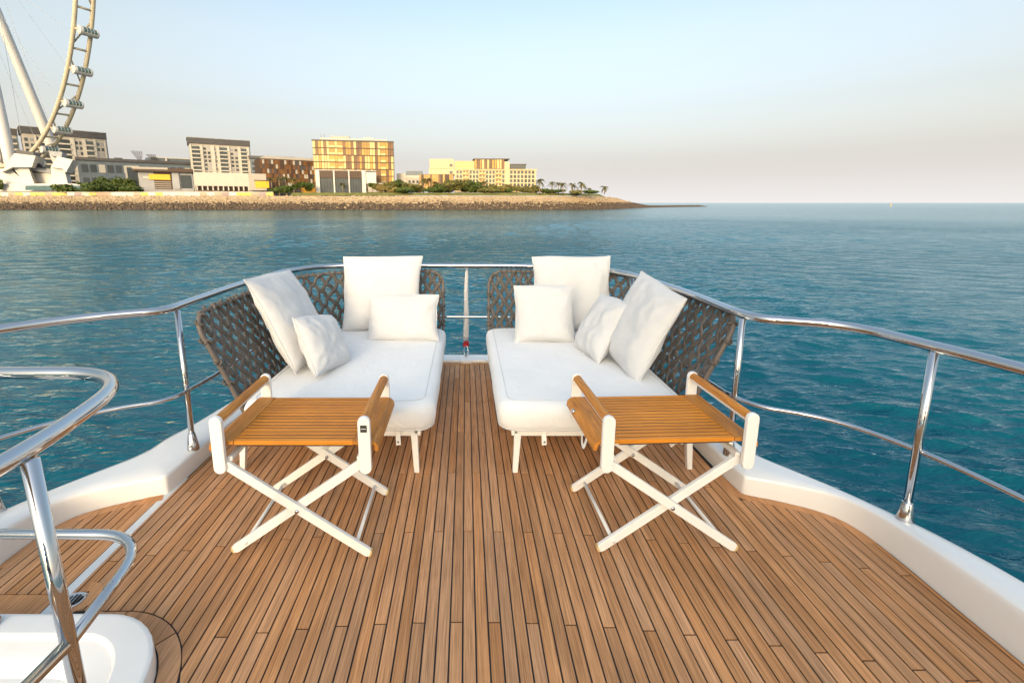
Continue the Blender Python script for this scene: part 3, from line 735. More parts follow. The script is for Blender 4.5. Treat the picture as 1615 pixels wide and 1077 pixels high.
# ------------------------------------------------------------------ folding tray tables
def tray_table(loc, rz, label, badge, out):
    root = empty('folding_table', loc, rz)
    tag(root, label, 'table', 'folding teak tray tables')
    W, D, ZA, ZT = .315, .245, .690, .566
    for sx in (-1, 1):
        for sy in (-1, 1):                       # upright plates with round ends
            m = MB(); x, y = sx*W, sy*D; pts = []; hw = .0265
            for i in range(9): a = math.pi*i/8; pts.append((x + hw*math.cos(a), y-.011, ZA - hw + hw*math.sin(a)))
            for i in range(9): a = math.pi + math.pi*i/8; pts.append((x + hw*math.cos(a), y-.011, .425 + hw + hw*math.sin(a)))
            m.prism(pts, (0,.022,0)); m.build('upright', 'white_paint', root, bevel=.004)
        MB().box(sx*W-.010, -D+.011, ZA-.052, sx*W+.010, D-.011, ZA-.030).build('arm_rail', 'white_paint', root, bevel=.003)
        m = MB(); pr = []
        for i in range(13): a = math.pi*i/12; pr.append((sx*W + .023*math.cos(a), -D+.0115, ZA-.030 + .025*math.sin(a)))
        m.prism(pr, (0, 2*D-.023, 0)); m.build('arm_grip', 'teak_oiled_y', root, bevel=.002)
        # tray border and rolled outer edge
        m = MB(); e = sx*(W+.055); pr = [(sx*(W-.055), -D+.018, ZT), (sx*(W+.02), -D+.018, ZT)]
        for i in range(7): a = math.pi/2*i/6; pr.append((sx*(W+.02) + sx*.034*math.sin(a), -D+.018, ZT-.034 + .034*math.cos(a)))
        pr += [(sx*(W+.054), -D+.018, ZT-.048), (sx*(W+.038), -D+.018, ZT-.048), (sx*(W+.034), -D+.018, ZT-.022), (sx*(W-.055), -D+.018, ZT-.018)]
        m.prism(pr, (0, 2*D-.036, 0)); m.build('tray_border', 'teak_oiled_y', root, bevel=.002)
    n = 15; p = (2*D-.032)/n
    me = MB().box(-W+.0565, -p/2+.0040, -.020, W-.0565, p/2-.0040, 0).mesh('slat', 'teak_oiled')
    for i in range(n): o = link('slat', me, root, bevel=.0022 if i == 0 else .0022); o.location = (0, -D+.016 + p*(i+.5), ZT-.0005)
    MB().box(-W+.062, -D+.026, ZT-.0285, W-.062, D-.026, ZT-.0030).build('gap_shade_board', 'dark_brown', root)  # dark sheet just under the slats paints the shade in the gaps
    # crossed legs front and back
    for sy in (-1, 1):
        for k in (-1, 1):
            y = sy*(D - .024) - (k*.0115)*1
            a, b = Vector((-k*W*.95, y, .46)), Vector((k*W*.96, y, .026))
            m = MB(); d = (b-a).normalized(); t = Vector((0,1,0)).cross(d); hw = .0205; pts = []
            for i in range(9): g = math.pi*i/8; pts.append(a - d*(hw*math.sin(g)) + t*(hw*math.cos(g)) + Vector((0,-.0095,0)))
            for i in range(9): g = math.pi*i/8; pts.append(b + d*(hw*math.sin(g)) - t*(hw*math.cos(g)) + Vector((0,-.0095,0)))
            m.prism(pts, (0,.019,0)); lg = m.build('leg', 'white_paint', root, bevel=.003)
            f_ = MB(); fp = []
            for i in range(7): g = math.pi*(.1 + .62*i/6); fp.append(b + d*((hw+.0025)*math.sin(g)) - t*((hw+.0025)*math.cos(g))*k*1 + Vector((0,-.0105,0)))
            f_.prism(fp, (0,.021,0)).build('foot', 'foot_resin', lg)
        MB().tube([(0, sy*(D-.024)-.026, .236), (0, sy*(D-.024)+.026, .236)], .009, 12).build('pivot_bolt', 'steel', root, smooth=True)
    for k in (-1, 1):
        MB().tube([(k*W*.80, -D+.02, .062), (k*W*.80, D-.02, .062)], .0085, 10).build('stretcher', 'white_paint', root, smooth=True)
        MB().box(k*W*.9-.012, -D+.02, .47, k*W*.9+.012, D-.02, .492).build('side_rail', 'white_paint', root, bevel=.003)
    # folded web strap under the tray
    m = MB(); pts = [(.10+.02*math.sin(i*.9), -.05+.012*math.cos(i*1.7), .520 - i*.012) for i in range(8)]
    for i in range(7): m.bar(pts[i], pts[i+1], .055, .004, side=(0,1,.2))
    m.bar((.02,.0,.505), (.13,-.06,.47), .06, .004); m.build('web_strap', 'strap_white', root)
    if badge:
        b = MB().box(W-.014, -D-.0125, ZA-.068, W+.014, -D-.0105, ZA-.036).build('badge', 'tag_black', root)
        MB().box(W-.010, -D-.0135, ZA-.053, W+.010, -D-.0126, ZA-.0505).build('badge_line', 'white_paint', b)
    else:
        ring = [(-W-.03+.006*math.sin(a), -.02+.03*math.cos(a), .475+.052*math.sin(a)) for a in [2*math.pi*i/20 for i in range(20)]]
        m = MB().tube(ring, .012, 6, closed=True, flat=.2); m.build('buckle_strap', 'strap_white', root)
        MB().tube([(-W-.045,.10,.545+.0*i) if i == 0 else (-W-.06,.10,.545) for i in range(2)], .012, 12).build('buckle_knob', 'steel', root, smooth=True)
    return root
tray_table((-.750, 2.05, 0), R(0), 'folding teak and white tray table in front of the left daybed', True, 1)
tray_table((.915, 2.07, 0), R(2.5), 'folding teak and white tray table in front of the right daybed', False, -1)

# ------------------------------------------------------------------ island
def shore_line():
    return [at(-420,331.5,1)*0 + Vector((x, y, 0)) for x, y in ((-460,300),(-300,297),(-95,296),(40,300),(90,318),(120,350),(150,400),(180,440),(216,484),(250,514),(284,545))]
SH = chaikin(shore_line(), 2)
def along(P, n):
    cum = [0]
    for a, b in zip(P[:-1], P[1:]): cum.append(cum[-1] + (b-a).length)
    out = []; k = 0
    for i in range(n):
        s = cum[-1]*i/(n-1)
        while k < len(P)-2 and cum[k+1] < s: k += 1
        t = (s - cum[k]) / (cum[k+1] - cum[k]); p = P[k].lerp(P[k+1], t); d = (P[k+1]-P[k]).normalized()
        out.append((p, Vector((-d.y, d.x, 0)), s/cum[-1], s))
    return out
CREST = 6.2
def crest(p):                                  # crest height falls away along the breakwater
    t = min(1, max(0, (p.x - 105) / 95)); t = t*t*(3-2*t)
    return CREST * (1-t) + (-1.4) * t
land = MB(); L1 = along(SH, 120); vs = []
for p, n, u, s in L1:
    z = crest(p); wd = 16 if p.x < 105 else 16
    far = 380 if p.x < 90 else max(14, 380 - (p.x - 90)*9)
    vs += [(p.x, p.y, WZ-1.5), (p.x + n.x*wd*.62, p.y + n.y*wd*.62, z-.4), (p.x + n.x*wd, p.y + n.y*wd, z-.2), (p.x + n.x*wd + (0 if p.x > 90 else 0), p.y + n.y*wd + far, z-.2 if p.x < 150 else WZ-1)]
land.add(vs, [(i*4+j, i*4+j+1, (i+1)*4+j+1, (i+1)*4+j) for i in range(len(L1)-1) for j in range(3)])
lo = land.build('island_ground', 'land', fix=False); tag(lo, kind='structure')
if lo.data.polygons[2].normal.z < 0: lo.data.flip_normals()
def rocks():
    bm = bmesh.new(); bmesh.ops.create_icosphere(bm, subdivisions=1, radius=1); base = [v.co.copy() for v in bm.verts]; fc = [tuple(v.index for v in f.verts) for f in bm.faces]; bm.free()
    m = MB(); rnd = random.Random(3); P = along(SH, 2600)
    for p, n, u, s in P:
        if p.x < -330: continue
        top = crest(p); hgt = top - WZ
        for row in range(6 if top > 0 else 3):
            v = (row + rnd.random()) / (6 if top > 0 else 3)
            q = p + n*(v*11 + rnd.uniform(-.5,.5)) + Vector((rnd.uniform(-.4,.4), 0, 0))
            z = WZ - .2 + v*hgt; r = rnd.uniform(.45,.95)
            jit = [(rnd.uniform(.65,1.25)) for _ in base]
            sx, sy, sz = rnd.uniform(.8,1.3), rnd.uniform(.8,1.2), rnd.uniform(.6,.95)
            wet = z + rnd.uniform(-.9,.9) < WZ + 4.4 if top > 0 else True
            m.add([(q.x + b.x*r*sx*j, q.y + b.y*r*sy*j, z + b.z*r*sz*j) for b, j in zip(base, jit)], fc, 1 if wet else 0)
    o = m.build('armour_rocks', ['rock_pale', 'rock_wet'], fix=False)
    tag(o, 'bank of pale and wet dark armour rocks along the island shore', 'rocks', kind='stuff')
rocks()
# lawn strip behind the crest
lw = MB(); Lq = [q for q in along(SH, 120) if -118 < q[0].x < 118]; vs = []
for p, n, u, s in Lq: vs += [(p.x + n.x*11.5, p.y + n.y*11.5, crest(p)+.15), (p.x + n.x*16, p.y + n.y*16, crest(p)+2.0), (p.x + n.x*16, p.y + n.y*16 + 30, crest(p)+2.1)]
lw.add(vs, [(i*3+j, i*3+j+1, (i+1)*3+j+1, (i+1)*3+j) for i in range(len(Lq)-1) for j in range(2)])
lwo = lw.build('lawn', 'lawn', fix=False); tag(lwo, kind='structure')
if lwo.data.polygons[1].normal.z < 0: lwo.data.flip_normals()

class Bld:
    """a building whose front spans pxL..pxR (top pyT) in the survey photograph, at distance D, turned to face the water"""
    def __init__(s, name, label, cat, pxL, pxR, pyT, D, yaw=0, base=CREST-.4, group=None):
        mid = (pxL + pxR)/2; c = at(mid, 300, D); al = math.atan2(c.x, c.y); s.rz = -al + R(yaw)
        u = Vector((math.cos(s.rz), math.sin(s.rz), 0))
        def hit(px):
            a, d, e = ray(px, 300)
            # (a,d)*t = c + u*k
            det = a*(-u.y) - d*(-u.x); t = (c.x*(-u.y) - c.y*(-u.x)) / det
            return Vector((a*t, d*t, 0))
        L, Rr = hit(pxL), hit(pxR); s.W = (Rr - L).length; s.D = D; s.base = base
        s.pxL, s.pxR = pxL, pxR
        s.H = at(mid, pyT, c.y).z - base; s.cy = c.y; s.mid = mid
        s.o = empty(name, (L.x, L.y, base), s.rz); tag(s.o, label, cat, group)
    def x(s, px): return (px - s.pxL) / (s.pxR - s.pxL) * s.W
    def z(s, py): return at(s.mid, py, s.cy).z - s.base
    def box(s, name, mat, x0, x1, z0, z1, y0=0, y1=20, parent=None, bevel=0):
        return MB().box(x0, y0, z0, x1, y1, z1).build(name, mat, parent or s.o, origin=(0,0,0))
    def pbox(s, name, mat, px0, px1, pt, pb, y0=0, y1=20, parent=None):
        return s.box(name, mat, s.x(px0), s.x(px1), s.z(pb), s.z(pt), y0, y1, parent)
    def grid(s, name, mats, x0, x1, z0, z1, nx, nz, fill=(.6,.65), y=-.12, depth=.3, pick=None, parent=None):
        cw, ch = (x1-x0)/nx, (z1-z0)/nz
        ms = {k: MB().box(-cw*fill[0]/2, 0, -ch*fill[1]/2, cw*fill[0]/2, depth, ch*fill[1]/2).mesh(name, k) for k in set(mats)}
        for j in range(nz):
            for i in range(nx):
                k = pick(i, j) if pick else mats[0]
                if k is None: continue
                o = link(name, ms[k], parent or s.o); o.location = (x0 + cw*(i+.5), y, z0 + ch*(j+.5))
    def slabs(s, name, mat, x0, x1, zs, th=.5, y0=-1, y1=0):
        for z in zs: s.box(name, mat, x0, x1, z - th/2, z + th/2, y0, y1)
rb = random.Random(5)
# apartment block behind the wheel
def apartment(pxL, pxR, pyT, D, label, bays, floors, yaw, zb):
    b = Bld('apartment_block', label, 'building', pxL, pxR, pyT, D, yaw)
    W, H = b.W, b.H; zt = H * .90
    b.box('wall', 'render_cream', 0, W, 0, zt, 0, 24)
    b.box('parapet', 'dark_trim', -1.2, W + 1.2, zt, H - .6, -1.0, 25); b.box('roof', 'grey_panel', -1.6, W + 1.6, H - .6, H, -1.4, 25.4)
    b.box('shaded_side', 'slate', W + .05, W + 1.0, 0, zt, -.6, 24)  # slate colour on the right side stands in for shade
    x = 0
    tot = sum(q[0] for q in bays)
    for wdt, kind in bays:
        x0, x1 = x/tot*W, (x+wdt)/tot*W; x += wdt
        if kind == 'b':                          # balcony bay
            b.box('balcony_recess', 'glass_dark', x0, x1, zb, zt*.95, -.1, .05)
            fh = (zt*.95 - zb)/floors
            for f in range(floors): b.box('balcony', 'render_white', x0, x1, zb + f*fh, zb + f*fh + fh*.28, -1.6, -.101)
        elif kind == 'w':
            b.grid('window', ['glass_dark', 'grey_panel'], x0, x1, zb, zt*.95, 2, floors, (.62,.6), pick=lambda i, j: 'glass_dark' if rb.random() < .75 else 'grey_panel')
        else: b.box('pier', 'render_white', x0, x1, 0, zt*.98, -.7, 0)
    return b
apartment(-6, 40, 201, 425, 'grey apartment block glimpsed between the wheel legs at the left edge', [(1,'b'),(.4,'p'),(1,'w'),(.3,'p'),(1.2,'b')], 9, 0, 6)
apartment(50, 177, 204, 445, 'cream apartment block with dark parapet and balconies behind the big wheel', [(1.2,'w'),(.2,'p'),(1.6,'b'),(.3,'p'),(1.7,'b'),(.5,'p'),(.9,'w'),(.4,'p'),(.9,'b'),(.3,'p'),(1,'w'),(.2,'p')], 10, 6, 6)
apartment(306, 398, 219, 430, 'tall apartment block with dark parapet above the long white hall', [(.2,'p'),(.9,'b'),(.3,'p'),(.9,'w'),(.4,'p'),(.25,'w'),(.3,'p'),(.9,'b'),(.25,'p'),(1,'w'),(.3,'p'),(.7,'b'),(.3,'p')], 10, 4, 10)
# dark low mall with light fins
b = Bld('low_mall', 'long low slate mall with angled lattice fins on its roof', 'building', 128, 308, 252, 420, 2)
b.box('wall', 'slate', 0, b.W, 0, b.H*.93, 0, 30); b.box('roof', 'dark_trim', -1, b.W+1, b.H*.93, b.H, -1.5, 31)
b.grid('window', ['glass_dark', 'render_white'], b.W*.02, b.W*.98, 8, b.H*.9, 14, 2, (.75,.6), pick=lambda i, j: 'glass_dark' if rb.random() < .7 else 'render_white')
b.box('portal', 'render_white', b.x(196), b.x(218), 8, b.z(262), -.6, -.2); b.box('portal_glass', 'glass_dark', b.x(199), b.x(215), 8, b.z(264.5), -.8, -.61)
b.box('upper_storey', 'slate', b.x(232), b.x(306), b.H, b.z(247), 6, 28); b.box('upper_roof', 'render_white', b.x(240), b.x(306), b.z(247), b.z(245.5), 5, 29)
for px, pt, wd in ((218, 238, 4), (240, 242, 3.5), (188, 250, 3)):
    f = MB(); x = b.x(px); z1 = b.z(pt)
    for i in range(5): f.bar((x - wd + i*wd*.5, 4, z1), (x + 1 + i*.5, 4, b.H - 1), .35, .35, (0,1,0))
    for i in range(7): t = i/7; f.bar((x - wd + t*(wd+1), 4, z1 + (b.H-z1)*t), (x + wd - t*(wd-3), 4, z1 + (b.H-z1)*t), .3, .3, (0,1,0))
    f.build('lattice_fin', 'dark_trim', b.o)
f = MB().tube([(b.x(265), 5, b.H), (b.x(265), 5, b.z(246))], [1.2, .5], 6); f.build('mast', 'render_white', b.o)
# pavilion with yellow sign
b = Bld('shore_pavilion', 'dark waterfront pavilion with oversailing flat roof and yellow sign', 'pavilion', 222, 306, 266, 345, -4)
b.box('wall', 'grey_panel', 0, b.W, 0, b.H*.88, 0, 16); b.box('roof', 'dark_brown', -3, b.W+.3, b.H*.88, b.H, -4, 18); b.box('roof_edge', 'render_cream', -3.2, b.W*.55, b.H*.95, b.H*1.02, -4.2, -3.9)
b.pbox('entrance', 'dark_brown', 244, 272, 272, 299, -.15, .1); b.pbox('sign', 'sign_yellow', 237, 270, 275.5, 284, -1.2, -.7)
b.pbox('sign_mark', 'render_white', 228, 237, 279, 282.5, -.5, -.2); b.pbox('pillar', 'grey_panel', 273, 284, 270, 298, -1, -.3)
for i in range(4): b.pbox('shelf', 'render_cream', 244, 270, 287 + i*3.2, 288 + i*3.2, -.5, -.2)
b.pbox('glazing', 'glass_dark', 286, 304, 276, 297, -.2, .1)
# long white hall on columns
b = Bld('white_hall', 'long plain white hall raised on short columns beside the pavilion', 'hall', 308, 422, 273, 340, 1)
b.pbox('wall', 'render_white', 308, 392, 273, 294, 0, 18); b.pbox('end_wall', 'render_cream', 392, 421, 273, 300, -.4, 17)
b.pbox('undercroft', 'dark_brown', 310, 391, 294.02, 301, 2.5, 17)
for i in range(11): b.pbox('column', 'render_white', 310 + i*8, 312 + i*8, 294, 301, .2, 1.0)
b.pbox('orange_screen', 'sign_yellow', 402, 425, 285, 296, -.9, -.45); b.pbox('screen_frame', 'dark_brown', 401, 426, 283.5, 285, -1, -.42)
# dark block behind
b = Bld('slate_block', 'slate grey block half hidden between apartment block and brown hotel', 'building', 398, 462, 247, 440, 0)
b.box('wall', 'slate', 0, b.W, 0, b.H*.93, 0, 24); b.box('roof', 'dark_trim', -1, b.W+3, b.H*.94, b.H, -1.5, 25)
b.grid('window', ['glass_dark'], 1, b.W*.6, 6, b.H*.88, 6, 6, (.7,.55))
# brown hotel wing
def panelled(b, x0, x1, z0, z1, cols, floors, mats, wts, y=-.25, gap=.9, skip=None):
    cw, fh = (x1-x0)/cols, (z1-z0)/floors
    ms = {k: MB().box(-cw*gap/2, 0, -fh*.45, cw*gap/2, .25, fh*.45).mesh('facade_panel', k) for k in mats}
    for j in range(floors):
        for i in range(cols):
            if skip and skip(i, j): continue
            k = rb.choices(mats, wts)[0]; o = link('facade_panel', ms[k], b.o); o.location = (x0 + cw*(i+.5), y, z0 + fh*(j+.5))
b = Bld('brown_hotel', 'brown panelled hotel wing left of the golden hotel', 'hotel', 413, 500, 252, 395, 14)
b.box('wall', 'dark_brown', 0, b.W, 0, b.H, 0, 22); b.box('roof', 'render_cream', b.W*.1, b.W, b.H, b.H+2.2, 1.5, 21)
panelled(b, 0, b.W, b.H*.28, b.H*.98, 26, 6, ['brown_panel', 'render_cream', 'dark_trim', 'dark_brown'], [6,1.6,2,3])
b.box('podium', 'gold_panel', b.W*.7, b.W*1.0, 0, b.H*.27, -4, -.5)
b.grid('window', ['glass_dark'], b.W*.05, b.W*.68, 1, b.H*.24, 8, 1, (.7,.8))
# golden hotel
b = Bld('golden_hotel', 'tall hotel clad in gold and brown vertical panels with white roof boxes', 'hotel', 497, 622, 222, 375, -3)
b.box('wall', 'dark_brown', 0, b.W, 0, b.H, 0, 26)
fl = 8; zb = b.H*.02; fh = (b.H*.985 - zb)/fl; cols = 30; cw = b.W/cols
bal = lambda i: 6 <= i <= 10 or 25 <= i <= 26
ms = {k: MB().box(-cw*.42, 0, -fh*.45, cw*.42, .3, fh*.45).mesh('facade_panel', k) for k in ('gold_panel', 'cream_panel', 'brown_panel')}
for j in range(fl):
    jj = j // 2
    for i in range(cols):
        rr2 = random.Random(i*31 + jj*7).random()
        k = 'cream_panel' if rr2 < .30 else ('gold_panel' if rr2 < .60 else 'brown_panel')
        if bal(i) and i not in (8,): continue
        o = link('facade_panel', ms[k], b.o); o.location = (cw*(i+.5), -.3, zb + fh*(j+.5))
    b.box('floor_band', 'dark_brown', 0, b.W, zb + fh*j - .32, zb + fh*j + .32, -.6, -.02)
    for i0, i1 in ((6,8),(9,11),(25,27)):
        b.box('balcony', 'cream_panel', cw*i0+.1, cw*i1-.1, zb + fh*j + .3, zb + fh*j + fh*.36, -.9, -.55)
        b.box('balcony_back', 'gold_panel', cw*i0+.05, cw*i1-.05, zb + fh*j + .28, zb + fh*(j+1) - .28, -.1, -.03)
b.box('side_wall', 'slate', b.W + .02, b.W + .6, 0, b.H*.98, .3, 25)
b.box('cornice', 'dark_trim', -.4, b.W+.5, b.H*.985, b.H*1.005, -.8, 26.3)
b.pbox('roof_storey', 'render_white', 508, 612, 218, 222.5, 3, 23); b.pbox('plant_room', 'render_cream', 524, 553, 214, 218, 5, 18); b.pbox('plant_room', 'render_white', 576, 591, 215, 218, 5, 18)
for px in (509, 514): b.pbox('antenna', 'dark_trim', px, px+.6, 211, 218, 6, 6.4)
# glazed front pavilion
b = Bld('glazed_pavilion', 'dark glazed pavilion with white columns before the golden hotel', 'pavilion', 499, 594, 269, 345, 0)
b.pbox('glazing', 'glass_dark', 503, 574, 281, 304, .8, 14); b.pbox('fascia', 'dark_brown', 505, 571, 269.5, 281, -.1, 15); b.pbox('roof', 'render_white', 499, 594, 268.5, 269.5, .2, 16)
for px0, px1 in ((499,505),(526,528.2),(549.5,551.5),(571,577)): b.pbox('column', 'concrete_white', px0, px1, 269.5, 305, -.6, .7)
for i in range(16): b.pbox('mullion', 'dark_trim', 506 + i*4.1, 506.5 + i*4.1, 281.2, 304, .55, .78)
b.pbox('side_wall', 'concrete_white', 577, 594, 271, 290, .3, 12); b.pbox('garden_wall', 'render_cream', 580, 622, 288, 303, 2, 3)
# small villa
b = Bld('slate_roof_villa', 'small white villa with slate upper storey between the two hotels', 'villa', 622, 674, 276, 400, 0)
b.pbox('wall', 'render_white', 626, 640, 274, 300, 0, 10); b.pbox('wall', 'render_cream', 640, 672, 281, 300, -.5, 12); b.pbox('upper_storey', 'slate', 641, 667, 270, 277, 0, 11); b.pbox('balcony', 'render_white', 640, 668, 277, 281, -.8, 11)
b.grid('window', ['glass_dark'], b.x(643), b.x(668), b.z(296), b.z(284), 4, 2, (.6,.7), y=-.65)
# white resort
b = Bld('white_resort', 'stepped white resort hotel with gold top storey behind palm trees', 'hotel', 676, 845, 250, 365, 3)
b.pbox('upper_wall', 'render_yellow', 678, 716, 251, 266, 1, 22); b.pbox('wall', 'render_yellow', 677, 719, 266.5, 275, 0, 22); b.pbox('wall', 'render_yellow', 717, 845, 267, 303, .1, 22)
b.pbox('top_storey', 'dark_brown', 748, 795, 251, 266.9, 1, 18); b.pbox('top_wing', 'cream_panel', 717, 747.9, 254, 266.9, 1.2, 16); b.pbox('top_roof', 'dark_trim', 746, 803, 250, 251.4, .6, 19); b.pbox('lift_core', 'render_yellow', 795.1, 803, 255, 268, .8, 18)
for i in range(12): b.pbox('gold_fin', rb.choice(['gold_panel','gold_panel','brown_panel','cream_panel']), 748.5 + i*3.9, 751.4 + i*3.9, 252, 266, .6, .98)
b.pbox('roof_terrace', 'glass_dark', 803.5, 829, 259.5, 266, 2, 12); b.pbox('terrace_frame', 'dark_brown', 803.2, 830, 258.5, 259.5, 1.6, 12.4)
b.pbox('roof_slab', 'render_yellow', 716, 846, 266.95, 268.5, -.6, .05)
b.pbox('lower_wing', 'dark_brown', 662, 715, 275.5, 302, -3, 14)
for i in range(16): b.pbox('gold_fin', rb.choice(['gold_panel','gold_panel','brown_panel','dark_brown']), 662.5 + i*3.3, 665.3 + i*3.3, 276, 300, -3.5, -3.05)
b.pbox('window', 'glass_dark', 709, 714, 258.5, 263, .8, .98); b.pbox('window', 'glass_dark', 709, 714, 270, 274.5, -.2, -.02)
b.grid('window', ['glass_dark', 'brown_panel'], b.x(719), b.x(796), b.z(302), b.z(268.6), 15, 5, (.66,.72), y=-.05, pick=lambda i, j: 'brown_panel' if i % 5 in (2,3) else 'glass_dark')
b.grid('window', ['glass_dark'], b.x(803), b.x(843), b.z(302), b.z(268.6), 7, 5, (.7,.72), y=-.05)
for j in range(5):
    for i in (2, 3, 7, 8, 12, 13): 
        x0 = b.x(719) + (b.x(796)-b.x(719))/15*i; z0 = b.z(302) + (b.z(268.6)-b.z(302))/5*j
        b.box('balcony', 'cream_panel', x0 + .1, x0 + (b.x(796)-b.x(719))/15 - .1, z0 + .2, z0 + 1.3, -1.4, -.3)
b.pbox('stair_tower', 'render_yellow', 796.5, 802.5, 268.6, 303, -.5, .05)
# garden pergola
b = Bld('garden_pergola', 'pale yellow pergola on the lawn in front of the white resort', 'pergola', 790, 818, 304, 330, 0)
b.box('roof', 'cream_panel', 0, b.W, b.H - .5, b.H, 0, 5)
for i in range(4): b.box('post', 'cream_panel', b.W*(.02 + i*.31), b.W*(.02 + i*.31) + .45, 0, b.H - .5, .2, .7)
# painted hoarding along the shore
hd = Bld('painted_hoarding', 'low hoarding of yellow, pink and white panels along the shore', 'hoarding', -70, 436, 301.0, 316, 43.6 - 15, base=CREST-.6)
hd.o.rotation_euler.z = 0; hd.o.location = (-356, 312, CREST - .6); HW = 227
for i in range(46):
    x = -0 + i * HW/46; k = rb.choices(['panel_yellow', 'panel_pink', 'panel_white', 'panel_mauve', 'render_white'], [3,2.4,3,1.6,2])[0]
    hd.box('panel', k, x + .03, x + HW/46 - .03, 0, 2.7 + .02*(i % 3), 0, .2)
hd.box('coping', 'render_white', 0, HW, 2.75, 3.1, -.05, .35)

# ------------------------------------------------------------------ observation wheel
ph = R(-26.8); dv = Vector((math.cos(ph), math.sin(ph), 0)); nv = Vector((-dv.y, dv.x, 0))
HUB = Vector((-373, 380, 184.1)); RW, WW = 153.6, 9.5
wheel = empty('observation_wheel', (HUB.x, HUB.y, CREST)); wheel['w'] = 1
tag(wheel, 'giant white observation wheel with glass capsules at the left edge', 'ferris wheel')
def wp(t, r, off): return HUB + dv*(math.sin(t)*r) - Vector((0,0,1))*(math.cos(t)*r) + nv*off
for off in (0, WW): MB().tube([wp(2*math.pi*i/160, RW, off) for i in range(160)], 1.4, 8, closed=True).build('rim', 'rim_paint', wheel, smooth=True)
T0, DT = R(16), R(9.6)
caps = [R(4.5) + DT*k for k in range(0, 12)]
for k in range(38):
    t = R(4.5) + DT*(k + .5)
    MB().tube([wp(t, RW, 0), wp(t, RW, WW)], .75, 6).build('rim_tie', 'rim_paint', wheel, smooth=True)
    a, b_ = (0, WW) if k % 2 else (WW, 0)
    MB().tube([wp(t + R(.6), RW, a), wp(t + DT - R(2.2), RW, b_)], .5, 6).build('rim_brace', 'rim_paint', wheel, smooth=True)
for k in range(36):
    t = 2*math.pi*k/36
    MB().tube([HUB + nv*(WW/2 + (9 if k % 2 else -9)), wp(t, RW - 1.5, WW/2)], .11, 5).build('spoke_cable', 'grey_panel', wheel)
cm = None
for t in caps:
    c0 = wp(t, RW + 3.0, 1.0); 
    ax = nv; u = Vector((0,0,1)); v2 = dv
    def ring(y, r, n=16): return [c0 + ax*y + (u*math.cos(2*math.pi*i/n) + v2*math.sin(2*math.pi*i/n))*(r*.9) for i in range(n)]
    def lath(prof, n=16):
        m = MB(); m.add(sum([ring(y, r) for y, r in prof], []), [(i*n+j, i*n+(j+1)%n, (i+1)*n+(j+1)%n, (i+1)*n+j) for i in range(len(prof)-1) for j in range(n)] + [tuple(range(n))[::-1], tuple((len(prof)-1)*n+j for j in range(n))]); return m
    cp = lath([(0,1.6),(.2,2.6),(.5,3.0),(2.2,3.1),(2.25,2.9),(9.7,2.9),(9.75,3.1),(10.6,3.0),(11.2,2.2),(11.6,1.2)]).build('capsule', 'wheel_white', wheel, smooth=False)
    lath([(2.3,2.96),(9.65,2.96)]).build('glazing', 'glass_green', cp, origin=wheel.location)
    m = MB()
    for q in range(10): 
        rr3 = 3.06; 
    lo_ = MB(); 
    seg = [i for i in range(16) if math.cos(2*math.pi*i/16) < -.35]
    for y0, y1 in ((2.3, 9.65),):
        pts0, pts1 = ring(y0, 3.05), ring(y1, 3.05)
        for i in seg: lo_.add([pts0[i], pts0[(i+1)%16], pts1[(i+1)%16], pts1[i]], [(0,1,2,3)])
    lo_.build('belly', 'wheel_white', cp, origin=wheel.location, fix=False)
    for y in (4.1, 6.0, 7.9): lath([(y, 3.0), (y+.02, 3.08), (y+.23, 3.08), (y+.25, 3.0)]).build('hoop', 'wheel_white', cp, origin=wheel.location)
    MB().tube([wp(t, RW, 0), c0 + ax*.4], .7, 6).build('mount', 'rim_paint', cp, origin=wheel.location)
MB().tube([HUB - nv*22, HUB + nv*(WW + 22)], 7, 16).build('hub', 'wheel_white', wheel, smooth=True)
legs = [(at(112,290,425), HUB + nv*5, 3.9), (at(24,292,350), HUB + nv*1, 3.6), (HUB + nv*40 - dv*115, HUB + nv*5, 3.8), (HUB - nv*30 - dv*80, HUB + nv*1, 3.8)]
for a, b_, r in legs:
    a = Vector((a.x, a.y, CREST - 1)); MB().tube([a, a.lerp(b_, .25), a.lerp(b_, .7), b_], [r*.9, r*1.05, r*.85, r*.6], 14).build('leg', 'wheel_white', wheel, smooth=True)
# boarding platform
pf = empty('boarding_platform', at(60, 300, 322)); pf['w'] = 1; pf.location.z = CREST
tag(pf, 'angular white concrete boarding platform under the observation wheel', 'platform')
def slab(name, pts, D, depth, mat='concrete_white', back=None):
    m = MB(); P = [at(x, y, D) for x, y in pts]; Q = [at(x, y, D + depth) for x, y in (back or pts)]
    Q = [Vector((p.x + (depth)*-.62, p.y + depth, p.z)) if not back else q for p, q in zip(P, Q)]
    n = len(P); m.add(P + Q, [tuple(range(n))[::-1], tuple(range(n, 2*n))] + [(i, (i+1) % n, n + (i+1) % n, n + i) for i in range(n)]); return m.build(name, mat, pf)
slab('plinth', [(-30,290),(118,290),(150,298),(150,302),(-30,302)], 324, 30)
slab('buttress', [(-30,268),(16,266),(46,293),(-30,293)], 327, 12)
slab('pier', [(18,262),(44,262),(54,290.5),(40,290.5)], 326, 14)
slab('arm', [(2,272),(22,242),(56,246),(50,264),(20,264)], 322, 22)
slab('pier', [(80,262),(100,262),(107,290.5),(82,290.5)], 328, 14)
slab('arm', [(80,264),(90,247),(115,252),(104,272),(98,266)], 324, 20)
slab('back_wall', [(44,272),(84,274),(88,291),(50,291)], 334, 5)
slab('machine_deck', [(26,236),(52,240),(54,246),(24,242.5)], 325, 16, 'dark_trim')
slab('machine_deck', [(76,238),(98,240),(97,248),(80,246)], 327, 14, 'grey_panel')
